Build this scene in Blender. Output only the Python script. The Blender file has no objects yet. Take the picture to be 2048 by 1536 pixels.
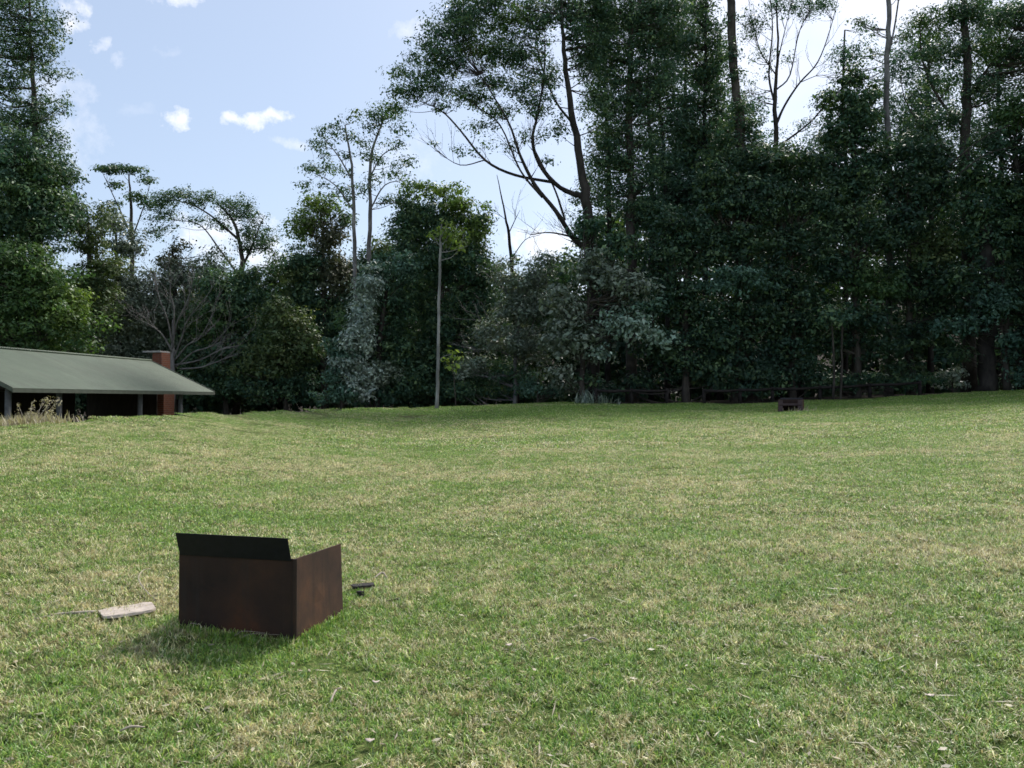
import bpy, math, random
import numpy as np
from mathutils import Vector, Matrix, Euler
random.seed(7); rng = np.random.default_rng(11)
C = bpy.context.scene.collection
R = math.radians
# ------------------------------------------------------------------ camera model
CH = 1.6; F = 1607.0; HZ = 800.0
PITCH = math.atan((HZ - 768) / F)
def ray(px, py):
    x = (px - 1024) / F; y = -(py - 768) / F
    ca, sa = math.cos(PITCH), math.sin(PITCH)
    return (x, ca - y * sa, y * ca + sa)
def P(px, py, Y):
    d = ray(px, py); k = Y / d[1]
    return np.array([d[0] * k, Y, CH + d[2] * k])
# ------------------------------------------------------------------ ground height
TPX = np.array([-900, -400, 0, 140, 400, 640, 870, 1130, 1450, 1700, 2048, 2500, 3200.])
TPY = np.array([874, 868, 857, 845, 830, 823, 815, 806, 804, 796, 780, 768, 760.])
TYC = np.array([13, 13, 14, 15, 18, 24, 30, 32, 34, 34, 33, 33, 33.])
TZF = np.array([-.35, -.35, -.35, -.35, -.35, 0, .6, 1.35, 1.6, 1.8, 2.1, 2.3, 2.4])
TEX = np.array([1.25, 1.25, 1.25, 1.25, 1.25, 1.15, 1.0, .9, .8, .8, .8, .8, .8])
TU = (TPX - 1024) / F
def sstep(a, b, x):
    t = np.clip((x - a) / (b - a), 0, 1); return t * t * (3 - 2 * t)
def gz(X, Y):
    X = np.asarray(X, float); Y = np.asarray(Y, float)
    Yp = np.maximum(Y, .01)
    u = np.clip(X / np.maximum(Yp, 3), TU[0], TU[-1])
    yc = np.interp(u, TU, TYC); py = np.interp(u, TU, TPY)
    zc = CH - (py - HZ) / F * yc; zf = np.interp(u, TU, TZF); ex = np.interp(u, TU, TEX)
    t = np.clip(Yp / yc, 0, 1)
    near = zc * t ** ex
    z = near + (zf - zc) * sstep(0, 1, (Yp - yc) / 6.0)
    z = z * sstep(-3, 3, Y)
    z = z +   .012 * np.sin(X * 1.3 + 1.1 * np.sin(Y * .9)) * np.sin(Y * 1.05 + .7) + .008 * np.sin(X * 4.1 + Y * 2.2) * np.sin(Y * 3.3 - X)
    r = np.hypot(X, Y)
    return z + 16 * sstep(56, 150, r)  # added rise of the unseen far ground, blocks sky light in low gaps
def hit(px, py, y0=2.0, y1=60.0):
    d = ray(px, py); prev = None
    for Y in np.arange(y0, y1, .02):
        k = Y / d[1]; x = d[0] * k; z = CH + d[2] * k
        if z <= float(gz(x, Y)):
            return np.array([x, Y, float(gz(x, Y))])
    return P(px, py, y1)
# ------------------------------------------------------------------ object helpers
def tag(o, label=None, cat=None, group=None, kind=None):
    if label: o['label'] = label
    if cat: o['category'] = cat
    if group: o['group'] = group
    if kind: o['kind'] = kind
    return o
def empty(name, loc=(0, 0, 0), rz=0):
    o = bpy.data.objects.new(name, None); C.objects.link(o)
    o.location = tuple(float(v) for v in loc); o.rotation_euler = (0, 0, rz); o.empty_display_size = .2
    return o
def link(name, me, mat, parent=None, loc=None):
    """mesh is in world space; with a parent Empty it is moved into the parent's space"""
    o = bpy.data.objects.new(name, me); C.objects.link(o)
    if mat: me.materials.append(mat)
    if parent is not None:
        o.parent = parent
        m = parent_world(parent)
        o.matrix_parent_inverse = m.inverted()
    return o
def parent_world(p):
    m = Matrix.Translation(p.location) @ p.rotation_euler.to_matrix().to_4x4()
    if p.parent:
        m = Matrix.Identity(4)  # mesh parents sit at the origin in world space
    if p.type == 'MESH': m = Matrix.Identity(4)
    return m
class MB:
    """collects vertices / faces in numpy blocks"""
    def __init__(s): s.v = []; s.f = []; s.n = 0
    def add(s, v, f):
        v = np.asarray(v, float).reshape(-1, 3)
        s.v.append(v); s.f += [tuple(int(i) + s.n for i in q) for q in f]; s.n += len(v)
    def box(s, c, size, rz=0, tilt=None, taper=1.0):
        sx, sy, sz = [a / 2 for a in size]
        vs = []
        for z in (-1, 1):
            k = 1.0 if z < 0 else taper
            for (x, y) in ((-1, -1), (1, -1), (1, 1), (-1, 1)): vs.append((x * sx * k, y * sy * k, z * sz))
        m = Matrix.Rotation(rz, 3, 'Z')
        if tilt: m = m @ tilt
        vs = [m @ Vector(v) + Vector([float(a) for a in c]) for v in vs]
        s.add([tuple(v) for v in vs], [(3, 2, 1, 0), (4, 5, 6, 7), (0, 1, 5, 4), (1, 2, 6, 5), (2, 3, 7, 6), (3, 0, 4, 7)])
    def slab(s, quad, th, nrm):
        """a plate: quad of 4 world points extruded by th along -nrm"""
        q = [np.array(a, float) for a in quad]; n = np.array(nrm, float); n /= np.linalg.norm(n)
        vs = [*q, *[a - n * th for a in q]]
        s.add(vs, [(0, 1, 2, 3), (7, 6, 5, 4), (0, 4, 5, 1), (1, 5, 6, 2), (2, 6, 7, 3), (3, 7, 4, 0)])
    def tube(s, pts, rad, n=6, cap=True, wob=0.0):
        pts = [np.array(p, float) for p in pts]; k = len(pts)
        if np.isscalar(rad): rad = [rad] * k
        vs = []
        ref = np.array([.3, .9, .2]); 
        for i, p in enumerate(pts):
            d = pts[min(i + 1, k - 1)] - pts[max(i - 1, 0)]; d = d / (np.linalg.norm(d) + 1e-9)
            a = np.cross(d, ref); a /= (np.linalg.norm(a) + 1e-9); b = np.cross(d, a)
            for j in range(n):
                t = 2 * math.pi * j / n; rr = rad[i] * (1 + wob * random.uniform(-1, 1))
                vs.append(p + rr * (math.cos(t) * a + math.sin(t) * b))
        fs = [(i * n + j, i * n + (j + 1) % n, (i + 1) * n + (j + 1) % n, (i + 1) * n + j) for i in range(k - 1) for j in range(n)]
        if cap: fs += [tuple(range(n - 1, -1, -1)), tuple((k - 1) * n + j for j in range(n))]
        s.add(vs, fs)
    def mesh(s, name, smooth=False):
        me = bpy.data.meshes.new(name)
        me.from_pydata(np.concatenate(s.v).tolist(), [], s.f); me.update()
        if smooth: me.shade_smooth()
        return me
    def build(s, name, mat, parent=None, smooth=False, bevel=0):
        o = link(name, s.mesh(name, smooth), mat, parent)
        if bevel:
            b = o.modifiers.new('b', 'BEVEL'); b.width = bevel; b.segments = 2; b.limit_method = 'ANGLE'
        return o
def smooth_path(pts, rad, sub=4):
    """Catmull-Rom through the points"""
    pts = [np.array(p, float) for p in pts]; out = []; ro = []
    e = [2 * pts[0] - pts[1]] + pts + [2 * pts[-1] - pts[-2]]
    for i in range(len(pts) - 1):
        p0, p1, p2, p3 = e[i:i + 4]
        for j in range(sub):
            t = j / sub
            out.append(.5 * (2 * p1 + (p2 - p0) * t + (2 * p0 - 5 * p1 + 4 * p2 - p3) * t * t + (3 * p1 - p0 - 3 * p2 + p3) * t ** 3))
            ro.append(rad[i] * (1 - t) + rad[i + 1] * t)
    out.append(pts[-1]); ro.append(rad[-1])
    return out, ro
def quads_mesh(name, V, tint=None, nv=4):
    """V: (n, nv, 3); tint: (n, 3) stored per face"""
    n = len(V); me = bpy.data.meshes.new(name)
    me.vertices.add(n * nv); me.vertices.foreach_set('co', V.reshape(-1).astype(np.float32))
    me.loops.add(n * nv); me.loops.foreach_set('vertex_index', np.arange(n * nv, dtype=np.int32))
    me.polygons.add(n); me.polygons.foreach_set('loop_start', np.arange(0, n * nv, nv, dtype=np.int32))
    me.polygons.foreach_set('loop_total', np.full(n, nv, dtype=np.int32))
    me.update(calc_edges=True)
    if tint is not None:
        a = me.attributes.new('tint', 'FLOAT_COLOR', 'FACE')
        c = np.ones((n, 4), np.float32); c[:, :3] = tint; a.data.foreach_set('color', c.reshape(-1))
    return me
# ------------------------------------------------------------------ materials
def nodes(name):
    m = bpy.data.materials.new(name); m.use_nodes = True; t = m.node_tree; t.nodes.clear()
    return m, t, t.nodes, t.links
def nd(t, typ, **kw):
    n = t.nodes.new(typ)
    for k, v in kw.items():
        if k.startswith('i_'): n.inputs[k[2:].replace('_', ' ')].default_value = v
        else: setattr(n, k, v)
    return n
def noise(t, scale, detail=4, rough=.55, vec=None, dist=0):
    n = nd(t, 'ShaderNodeTexNoise'); n.inputs['Scale'].default_value = scale; n.inputs['Detail'].default_value = detail
    n.inputs['Roughness'].default_value = rough; n.inputs['Distortion'].default_value = dist
    if vec is not None: t.links.new(vec, n.inputs['Vector'])
    return n.outputs[0]
def ramp(t, fac, stops):
    n = nd(t, 'ShaderNodeValToRGB'); cr = n.color_ramp
    while len(cr.elements) < len(stops): cr.elements.new(.5)
    for e, (p, c) in zip(cr.elements, stops):
        e.position = p; e.color = (*c, 1) if len(c) == 3 else c
    t.links.new(fac, n.inputs[0]); return n.outputs[0]
def mixc(t, fac, a, b, mode='MIX'):
    n = nd(t, 'ShaderNodeMix', data_type='RGBA', blend_type=mode)
    for s, v in ((n.inputs[0], fac), (n.inputs[6], a), (n.inputs[7], b)):
        if hasattr(v, 'links') or hasattr(v, 'is_output'): t.links.new(v, s)
        elif isinstance(v, tuple): s.default_value = (*v, 1)
        else: s.default_value = v
    return n.outputs[2]
def math_(t, op, a, b=None, c=None, clamp=False):
    n = nd(t, 'ShaderNodeMath', operation=op); n.use_clamp = clamp
    for s, v in zip(n.inputs, (a, b, c)):
        if v is None: continue
        if isinstance(v, (int, float)): s.default_value = v
        else: t.links.new(v, s)
    return n.outputs[0]
def principled(t, col, rough=.8, spec=.3, bump=None, bstr=.3, bdist=.02, metal=0):
    b = nd(t, 'ShaderNodeBsdfPrincipled'); out = nd(t, 'ShaderNodeOutputMaterial')
    if isinstance(col, tuple): b.inputs['Base Color'].default_value = (*col, 1)
    else: t.links.new(col, b.inputs['Base Color'])
    if isinstance(rough, (int, float)): b.inputs['Roughness'].default_value = rough
    else: t.links.new(rough, b.inputs['Roughness'])
    b.inputs['Specular IOR Level'].default_value = spec; b.inputs['Metallic'].default_value = metal
    if bump is not None:
        n = nd(t, 'ShaderNodeBump'); n.inputs['Strength'].default_value = bstr; n.inputs['Distance'].default_value = bdist
        t.links.new(bump, n.inputs['Height']); t.links.new(n.outputs[0], b.inputs['Normal'])
    t.links.new(b.outputs[0], out.inputs[0]); return b
def foliage(name, c1, c2, c3, trans=.28, rough=.5, spec=.25):
    """three leaf colours blended by the per-leaf tint"""
    m, t, N, L = nodes(name)
    at = nd(t, 'ShaderNodeAttribute', attribute_name='tint'); sp = nd(t, 'ShaderNodeSeparateColor'); L.new(at.outputs['Color'], sp.inputs[0])
    col = ramp(t, sp.outputs[0], [(0, c1), (.55, c2), (1, c3)])
    col = mixc(t, 1.0, col, sp.outputs[1], 'MULTIPLY') if False else col
    hs = nd(t, 'ShaderNodeHueSaturation'); L.new(col, hs.inputs['Color']); L.new(sp.outputs[1], hs.inputs['Value'])
    p = nd(t, 'ShaderNodeBsdfPrincipled'); L.new(hs.outputs[0], p.inputs['Base Color']); p.inputs['Roughness'].default_value = rough
    p.inputs['Specular IOR Level'].default_value = spec
    tr = nd(t, 'ShaderNodeBsdfTranslucent')
    tc = mixc(t, 1.0, hs.outputs[0], (1.25, 1.35, .6), 'MULTIPLY'); L.new(tc, tr.inputs['Color'])
    mx = nd(t, 'ShaderNodeMixShader'); mx.inputs[0].default_value = trans
    L.new(p.outputs[0], mx.inputs[1]); L.new(tr.outputs[0], mx.inputs[2])
    o = nd(t, 'ShaderNodeOutputMaterial'); L.new(mx.outputs[0], o.inputs[0]); return m
def bark(name, c1, c2, scale=6):
    m, t, N, L = nodes(name)
    g = nd(t, 'ShaderNodeNewGeometry'); mp = nd(t, 'ShaderNodeMapping'); mp.inputs['Scale'].default_value = (1, 1, .25)
    L.new(g.outputs['Position'], mp.inputs[0])
    n = noise(t, scale, 5, .65, mp.outputs[0]); n2 = noise(t, scale * .2, 3, .5, g.outputs['Position'])
    col = mixc(t, ramp(t, n, [(.35, (0, 0, 0)), (.65, (1, 1, 1))]), c1, c2)
    col = mixc(t, ramp(t, n2, [(.45, (0, 0, 0)), (.6, (.6, .6, .6))]), col, tuple(a * .5 for a in c1))
    principled(t, col, .9, .15, n, .5, .03); return m
M = {}
M['dark'] = foliage('leaf_dark', (.026, .068, .048), (.060, .120, .066), (.17, .24, .095), .22)
M['blue'] = foliage('leaf_bluegreen', (.045, .10, .072), (.080, .155, .11), (.15, .25, .17), .22)
M['green'] = foliage('leaf_green', (.038, .088, .038), (.066, .125, .045), (.13, .20, .060), .28)
M['olive'] = foliage('leaf_olive', (.048, .088, .042), (.085, .125, .048), (.17, .20, .07), .25)
M['silver'] = foliage('leaf_silver', (.15, .21, .18), (.28, .35, .30), (.50, .56, .48), .15, .45, .4)
M['grey'] = foliage('leaf_grey', (.075, .115, .080), (.14, .18, .13), (.30, .34, .26), .18, .42, .45)
M['brown'] = foliage('leaf_brown', (.060, .078, .046), (.095, .105, .062), (.16, .145, .095), .2)
M['fresh'] = foliage('leaf_fresh', (0.090, 0.150, 0.030), (0.160, 0.230, 0.050), (0.299, 0.368, 0.115), .35)
M['pale'] = foliage('leaf_pale', (.11, .18, .14), (.19, .28, .21), (.35, .43, .34), .15, .45, .4)
M['deep'] = foliage('leaf_deep', (.018, .048, .036), (.042, .086, .050), (.12, .18, .075), .2)
M['tip'] = foliage('leaf_tip', (.075, .13, .035), (.12, .19, .045), (.21, .28, .07), .3)
M['straw'] = foliage('straw_leaf', (.28, .24, .17), (.40, .35, .25), (.54, .49, .36), .2)
M['bark'] = bark('bark_brown', (.045, .038, .032), (.11, .095, .08))
M['bark_dark'] = bark('bark_dark', (.025, .022, .020), (.06, .052, .045))
M['bark_pale'] = bark('bark_pale', (.20, .20, .19), (.34, .33, .31))
M['bark_grey'] = bark('bark_grey', (.13, .12, .12), (.24, .23, .22))

def mat_ground():
    m, t, N, L = nodes('ground_turf')
    g = nd(t, 'ShaderNodeNewGeometry'); pos = g.outputs['Position']
    a = nd(t, 'ShaderNodeAttribute', attribute_name='litter')
    n1 = noise(t, 26, 6, .7, pos); n2 = noise(t, .55, 5, .6, pos); n3 = noise(t, 120, 3, .6, pos); n4 = noise(t, 5, 4, .6, pos)
    turf = ramp(t, n1, [(.3, (.035, .045, .015)), (.48, (.085, .14, .03)), (.62, (.18, .20, .07)), (.8, (.34, .31, .17))])
    dry = ramp(t, n4, [(.3, (.07, .055, .03)), (.6, (.20, .17, .09)), (.8, (.28, .24, .14))])
    turf = mixc(t, ramp(t, n2, [(.45, (0, 0, 0)), (.65, (.6, .6, .6))]), turf, dry)
    lit = ramp(t, noise(t, 9, 6, .7, pos), [(.35, (.012, .010, .008)), (.6, (.045, .035, .026)), (.8, (.11, .085, .06))])
    col = mixc(t, a.outputs['Fac'], turf, lit)
    h = math_(t, 'ADD', n1, n3)
    principled(t, col, .95, .1, h, .8, .03); return m
def mat_grass():
    m, t, N, L = nodes('grass_blade')
    g = nd(t, 'ShaderNodeNewGeometry'); pos = g.outputs['Position']
    at = nd(t, 'ShaderNodeAttribute', attribute_name='tint'); sp = nd(t, 'ShaderNodeSeparateColor'); L.new(at.outputs['Color'], sp.inputs[0])
    mp = nd(t, 'ShaderNodeMapping'); mp.inputs['Scale'].default_value = (.55, 1.0, 1); L.new(pos, mp.inputs[0])
    n1 = noise(t, .55, 5, .62, mp.outputs[0], .4); n2 = noise(t, 3.2, 4, .6, pos); n3 = noise(t, 14, 3, .6, pos)
    dry = math_(t, 'ADD', math_(t, 'MULTIPLY_ADD', n1, 2.5, -.90), math_(t, 'MULTIPLY_ADD', n2, 2.1, -1.05))
    dry = math_(t, 'ADD', dry, math_(t, 'MULTIPLY_ADD', n3, 2.6, -1.3))
    # greener towards the tree line: forest shade on the lawn put into the colour
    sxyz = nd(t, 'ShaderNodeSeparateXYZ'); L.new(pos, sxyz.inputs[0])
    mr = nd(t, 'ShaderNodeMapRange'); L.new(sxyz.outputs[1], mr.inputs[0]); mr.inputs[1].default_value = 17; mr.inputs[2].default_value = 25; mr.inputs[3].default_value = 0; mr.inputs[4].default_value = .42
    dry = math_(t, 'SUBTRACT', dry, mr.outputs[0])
    sel = math_(t, 'SUBTRACT', dry, sp.outputs[0])
    sel = math_(t, 'MULTIPLY_ADD', sel, 3.0, .5, clamp=True)
    green = ramp(t, sp.outputs[2], [(0, (.075, .19, .030)), (.35, (.16, .31, .045)), (.75, (.35, .44, .085)), (1, (.27, .39, .19))])
    straw = ramp(t, sp.outputs[2], [(0, (.30, .23, .09)), (.4, (.56, .50, .24)), (1, (.80, .76, .52))])
    col = mixc(t, sel, green, straw)
    n4 = noise(t, 30, 2, .6, pos); vv = math_(t, 'MULTIPLY', sp.outputs[1], math_(t, 'MULTIPLY_ADD', n4, 2.2, -.02))
    brown = ramp(t, noise(t, 7.5, 3, .6, pos), [(.66, (0, 0, 0)), (.72, (.75, .75, .75))]); col = mixc(t, brown, col, (.20, .12, .065))
    hs = nd(t, 'ShaderNodeHueSaturation'); L.new(col, hs.inputs['Color']); L.new(vv, hs.inputs['Value'])
    p = nd(t, 'ShaderNodeBsdfPrincipled'); L.new(hs.outputs[0], p.inputs['Base Color']); p.inputs['Roughness'].default_value = .45
    p.inputs['Specular IOR Level'].default_value = .35
    tr = nd(t, 'ShaderNodeBsdfTranslucent'); L.new(hs.outputs[0], tr.inputs['Color'])
    mx = nd(t, 'ShaderNodeMixShader'); mx.inputs[0].default_value = .38
    L.new(p.outputs[0], mx.inputs[1]); L.new(tr.outputs[0], mx.inputs[2])
    o = nd(t, 'ShaderNodeOutputMaterial'); L.new(mx.outputs[0], o.inputs[0]); return m
def mat_steel(k=1.0, name='rusty_steel'):
    m, t, N, L = nodes(name)
    tc = nd(t, 'ShaderNodeTexCoord'); pos = tc.outputs['Object']
    n1 = noise(t, 2.6, 7, .6, pos); n2 = noise(t, 60, 4, .7, pos)
    mp = nd(t, 'ShaderNodeMapping'); mp.inputs['Scale'].default_value = (22, 22, 1.6); L.new(pos, mp.inputs[0])
    n3 = noise(t, 1.0, 4, .6, mp.outputs[0])
    col = ramp(t, n1, [(p_, tuple(k * c for c in q_)) for p_, q_ in [(.28, (.012, .008, .007)), (.48, (.021, .012, .009)), (.6, (.032, .016, .010)), (.75, (.055, .021, .010))]])
    col = mixc(t, ramp(t, n3, [(.5, (0, 0, 0)), (.75, (.5, .5, .5))]), col, (.030, .026, .023))
    col = mixc(t, ramp(t, n2, [(.58, (0, 0, 0)), (.75, (.6, .6, .6))]), col, (.06, .026, .014))
    principled(t, col, .75, .2, n2, .25, .004, 0); return m
def mat_simple(name, c, rough=.8, spec=.2, scale=20, var=.4, bump=.2, bdist=.01, stretch=(1, 1, 1)):
    m, t, N, L = nodes(name)
    tc = nd(t, 'ShaderNodeTexCoord'); mp = nd(t, 'ShaderNodeMapping'); mp.inputs['Scale'].default_value = stretch
    L.new(tc.outputs['Object'], mp.inputs[0])
    n = noise(t, scale, 5, .65, mp.outputs[0])
    col = ramp(t, n, [(.3, tuple(a * (1 - var) for a in c)), (.7, tuple(min(1, a * (1 + var)) for a in c))])
    principled(t, col, rough, spec, n, bump, bdist); return m
def mat_brick():
    m, t, N, L = nodes('red_brick')
    tc = nd(t, 'ShaderNodeTexCoord'); sx = nd(t, 'ShaderNodeSeparateXYZ'); L.new(tc.outputs['Object'], sx.inputs[0])
    cx = nd(t, 'ShaderNodeCombineXYZ'); L.new(math_(t, 'ADD', sx.outputs[0], sx.outputs[1]), cx.inputs[0]); L.new(sx.outputs[2], cx.inputs[1])
    b = nd(t, 'ShaderNodeTexBrick'); L.new(cx.outputs[0], b.inputs['Vector'])
    b.inputs['Color1'].default_value = (.17, .052, .028, 1); b.inputs['Color2'].default_value = (.13, .045, .028, 1); b.inputs['Mortar'].default_value = (.15, .11, .09, 1)
    b.inputs['Scale'].default_value = 1; b.inputs['Brick Width'].default_value = .24; b.inputs['Row Height'].default_value = .086; b.inputs['Mortar Size'].default_value = .008
    n = noise(t, 9, 4, .6, tc.outputs['Object'])
    col = mixc(t, ramp(t, n, [(.4, (0, 0, 0)), (.7, (.5, .5, .5))]), b.outputs[0], (.10, .05, .035))
    principled(t, col, .9, .1, b.outputs[1], .3, .01); return m
def mat_roof():
    m, t, N, L = nodes('green_roof_sheet')
    tc = nd(t, 'ShaderNodeTexCoord'); w = nd(t, 'ShaderNodeTexWave', wave_type='BANDS', bands_direction='Y')
    w.inputs['Scale'].default_value = 4.2; L.new(tc.outputs['Object'], w.inputs['Vector'])
    n = noise(t, 1.2, 5, .6, tc.outputs['Object']); mp = nd(t, 'ShaderNodeMapping'); mp.inputs['Scale'].default_value = (1, 8, 1)
    L.new(tc.outputs['Object'], mp.inputs[0]); n2 = noise(t, .8, 4, .6, mp.outputs[0])
    col = ramp(t, n, [(.3, (.052, .076, .048)), (.7, (.082, .108, .072))])
    col = mixc(t, ramp(t, n2, [(.42, (0, 0, 0)), (.7, (.8, .8, .8))]), col, (.055, .065, .045))
    principled(t, col, .6, .3, w.outputs[1], .5, .02); return m
M['ground'] = mat_ground(); M['grass'] = mat_grass(); M['steel'] = mat_steel(1.6); M['lit_side_steel'] = mat_steel(3.8, 'rusty_lit_side_steel')  # side plates use a brighter copy of the steel, sunlight put into colour
M['pale_rust'] = mat_simple('pale_rusty_steel', (.075, .052, .055), .8, .2, 14, .3)
M['black_steel'] = mat_simple('blackened_steel', (.006, .006, .009), .6, .25, 30, .4, .2, .003)
M['brick'] = mat_brick(); M['roof'] = mat_roof()
M['post'] = mat_simple('weathered_post', (.10, .10, .105), .85, .2, 12, .3)
M['timber'] = mat_simple('dark_timber', (.020, .015, .012), .85, .15, 14, .4, .4, .02, (1, 1, .2))
M['board'] = mat_simple('weathered_board', (.42, .36, .31), .85, .15, 10, .35, .4, .006, (1, 6, 6))
M['char'] = mat_simple('charred_wood', (.03, .026, .026), .8, .2, 25, .6, .6, .01)
M['ash'] = mat_simple('grey_twig', (.36, .31, .25), .9, .1, 20, .3)
M['concrete'] = mat_simple('concrete', (.27, .26, .25), .9, .15, 9, .25)
M['log'] = mat_simple('barrier_log', (.028, .024, .022), .9, .1, 9, .5, .5, .02)

# ------------------------------------------------------------------ world, sun, camera
SUN_EL, SUN_AZ = R(48), R(28)          # azimuth measured clockwise from +Y (to the right)
scene = bpy.context.scene
w = bpy.data.worlds.new('World'); scene.world = w; w.use_nodes = True
t = w.node_tree; t.nodes.clear()
sky = nd(t, 'ShaderNodeTexSky', sky_type='NISHITA'); sky.sun_disc = False
sky.sun_elevation = SUN_EL; sky.sun_rotation = SUN_AZ; sky.altitude = 200; sky.air_density = 1.0; sky.dust_density = 1.6; sky.ozone_density = 1.4
SKY_STR = .064
tc = nd(t, 'ShaderNodeTexCoord'); sx = nd(t, 'ShaderNodeSeparateXYZ'); t.links.new(tc.outputs['Generated'], sx.inputs[0])
yy = math_(t, 'MAXIMUM', sx.outputs[1], .05)
U_ = math_(t, 'DIVIDE', sx.outputs[0], yy); V_ = math_(t, 'DIVIDE', sx.outputs[2], yy)
nz = nd(t, 'ShaderNodeTexNoise'); nz.inputs['Scale'].default_value = 22; nz.inputs['Detail'].default_value = 7; nz.inputs['Roughness'].default_value = .58
t.links.new(tc.outputs['Generated'], nz.inputs['Vector']); nv = nd(t, 'ShaderNodeSeparateColor'); t.links.new(nz.outputs['Color'], nv.inputs[0])
du = math_(t, 'MULTIPLY_ADD', nv.outputs[0], .075, -.0375); dv = math_(t, 'MULTIPLY_ADD', nv.outputs[1], .055, -.0275)
UU = math_(t, 'ADD', U_, du); VV = math_(t, 'ADD', V_, dv)
fn = nd(t, 'ShaderNodeTexNoise'); fn.inputs['Scale'].default_value = 48; fn.inputs['Detail'].default_value = 6; fn.inputs['Roughness'].default_value = .65
t.links.new(tc.outputs['Generated'], fn.inputs['Vector']); FN = math_(t, 'MULTIPLY_ADD', fn.outputs[0], 2.6, -.95, clamp=True)
tot = None
for (px, py, a, b, s) in [(500, 243, 44, 17, 1), (540, 228, 44, 12, .9), (353, 240, 20, 21, .9), (590, 291, 32, 10, .35), (148, 28, 26, 30, .85), (358, 6, 34, 12, .75),
                          (203, 95, 9, 15, .5), (236, 122, 14, 7, .3), (345, 100, 26, 8, .15), (270, 216, 36, 12, .12), (120, 180, 50, 36, .35), (1090, 480, 60, 34, .9),
                          (850, 66, 45, 22, .45), (445, 470, 95, 45, .8), (520, 520, 60, 30, .9), (780, 330, 70, 40, .25), (130, 290, 60, 60, .3)]:
    d = ray(px, py); u0 = d[0] / d[1]; v0 = d[2] / d[1]
    e = math_(t, 'ADD', math_(t, 'POWER', math_(t, 'MULTIPLY', math_(t, 'SUBTRACT', UU, u0), F / a), 2.0),
              math_(t, 'POWER', math_(t, 'MULTIPLY', math_(t, 'SUBTRACT', VV, v0), F / b), 2.0))
    k = math_(t, 'MULTIPLY', math_(t, 'SUBTRACT', math_(t, 'MULTIPLY', math_(t, 'SUBTRACT', 2.9, e), .34), FN, clamp=True), s)
    tot = k if tot is None else math_(t, 'MAXIMUM', tot, k)
# a broad bank of broken cloud over the forest on the right, and thin veil elsewhere
nb = nd(t, 'ShaderNodeTexNoise'); nb.inputs['Scale'].default_value = 5; nb.inputs['Detail'].default_value = 6; t.links.new(tc.outputs['Generated'], nb.inputs['Vector'])
side = math_(t, 'MULTIPLY_ADD', U_, 2.6, -.05, clamp=True)
bank = math_(t, 'MULTIPLY', math_(t, 'MULTIPLY_ADD', nb.outputs[0], 4.0, -1.35, clamp=True), side)
tot = math_(t, 'MAXIMUM', tot, math_(t, 'MULTIPLY', bank, .5))
tot = math_(t, 'MULTIPLY', tot, .88)
bg1 = nd(t, 'ShaderNodeBackground'); bg1.inputs[1].default_value = SKY_STR
veil = mixc(t, .34, sky.outputs[0], (6.5, 7.6, 9.3)); t.links.new(veil, bg1.inputs[0])
bg2 = nd(t, 'ShaderNodeBackground'); bg2.inputs[0].default_value = (9.6, 9.5, 9.8, 1); bg2.inputs[1].default_value = SKY_STR
mx = nd(t, 'ShaderNodeMixShader'); t.links.new(tot, mx.inputs[0]); t.links.new(bg1.outputs[0], mx.inputs[1]); t.links.new(bg2.outputs[0], mx.inputs[2])
ow = nd(t, 'ShaderNodeOutputWorld'); t.links.new(mx.outputs[0], ow.inputs[0])
sl = bpy.data.lights.new('sun', 'SUN'); sl.energy = 2.6; sl.angle = R(11); sl.color = (1, .96, .89)
so = bpy.data.objects.new('sun', sl); C.objects.link(so)
sd = Vector((math.sin(SUN_AZ) * math.cos(SUN_EL), math.cos(SUN_AZ) * math.cos(SUN_EL), math.sin(SUN_EL)))
so.rotation_euler = sd.to_track_quat('Z', 'Y').to_euler(); so.location = (20, 20, 60)
cam = bpy.data.cameras.new('camera'); co = bpy.data.objects.new('camera', cam); C.objects.link(co); scene.camera = co
cam.sensor_width = 36; cam.lens = 36 * F / 2048; co.location = (0, 0, CH); co.rotation_euler = (R(90) + PITCH, 0, 0); cam.clip_end = 3000
scene.view_settings.view_transform = 'Standard'; scene.view_settings.look = 'None'; scene.view_settings.gamma = 1; scene.view_settings.exposure = 1.1
scene.cycles.filter_width = 1.6; scene.cycles.use_adaptive_sampling = True; scene.cycles.adaptive_threshold = .035; scene.cycles.max_bounces = 4; scene.cycles.diffuse_bounces = 2; scene.cycles.transmission_bounces = 2; scene.cycles.glossy_bounces = 2

# ------------------------------------------------------------------ ground
def tree_line(X, Y):
    u = X / np.maximum(Y, 3)
    px = u * F + 1024
    return np.interp(px, [-900, 0, 400, 640, 900, 1130, 1190, 1450, 1700, 2048, 3000], [33, 34, 36, 33.5, 32, 32, 30.3, 31.2, 31.8, 33, 33])
ys = np.concatenate([np.arange(-30, 0, 2.0), np.arange(0, 40, .35), np.arange(40, 70, 1.5), np.arange(70, 420, 14)])
xs = np.concatenate([np.arange(-420, -60, 20.), np.arange(-60, -30, 2.5), np.arange(-30, 30, .45), np.arange(30, 60, 2.5), np.arange(60, 421, 20.)])
GX, GY = np.meshgrid(xs, ys); GZ = gz(GX, GY)
nx, ny = len(xs), len(ys)
gv = np.stack([GX, GY, GZ], -1).reshape(-1, 3)
ix = np.arange(nx - 1); iy = np.arange(ny - 1); A, B = np.meshgrid(ix, iy); k = (B * nx + A).reshape(-1)
gf = np.stack([k, k + 1, k + nx + 1, k + nx], 1)
me = bpy.data.meshes.new('ground'); me.from_pydata(gv.tolist(), [], gf.tolist()); me.update(); me.shade_smooth()
a = me.attributes.new('litter', 'FLOAT', 'POINT')
lit = sstep(-.5, 1.2, GY - tree_line(GX, GY) + .7 * np.sin(GX * 1.7) * np.sin(GX * .6)).reshape(-1)
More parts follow.
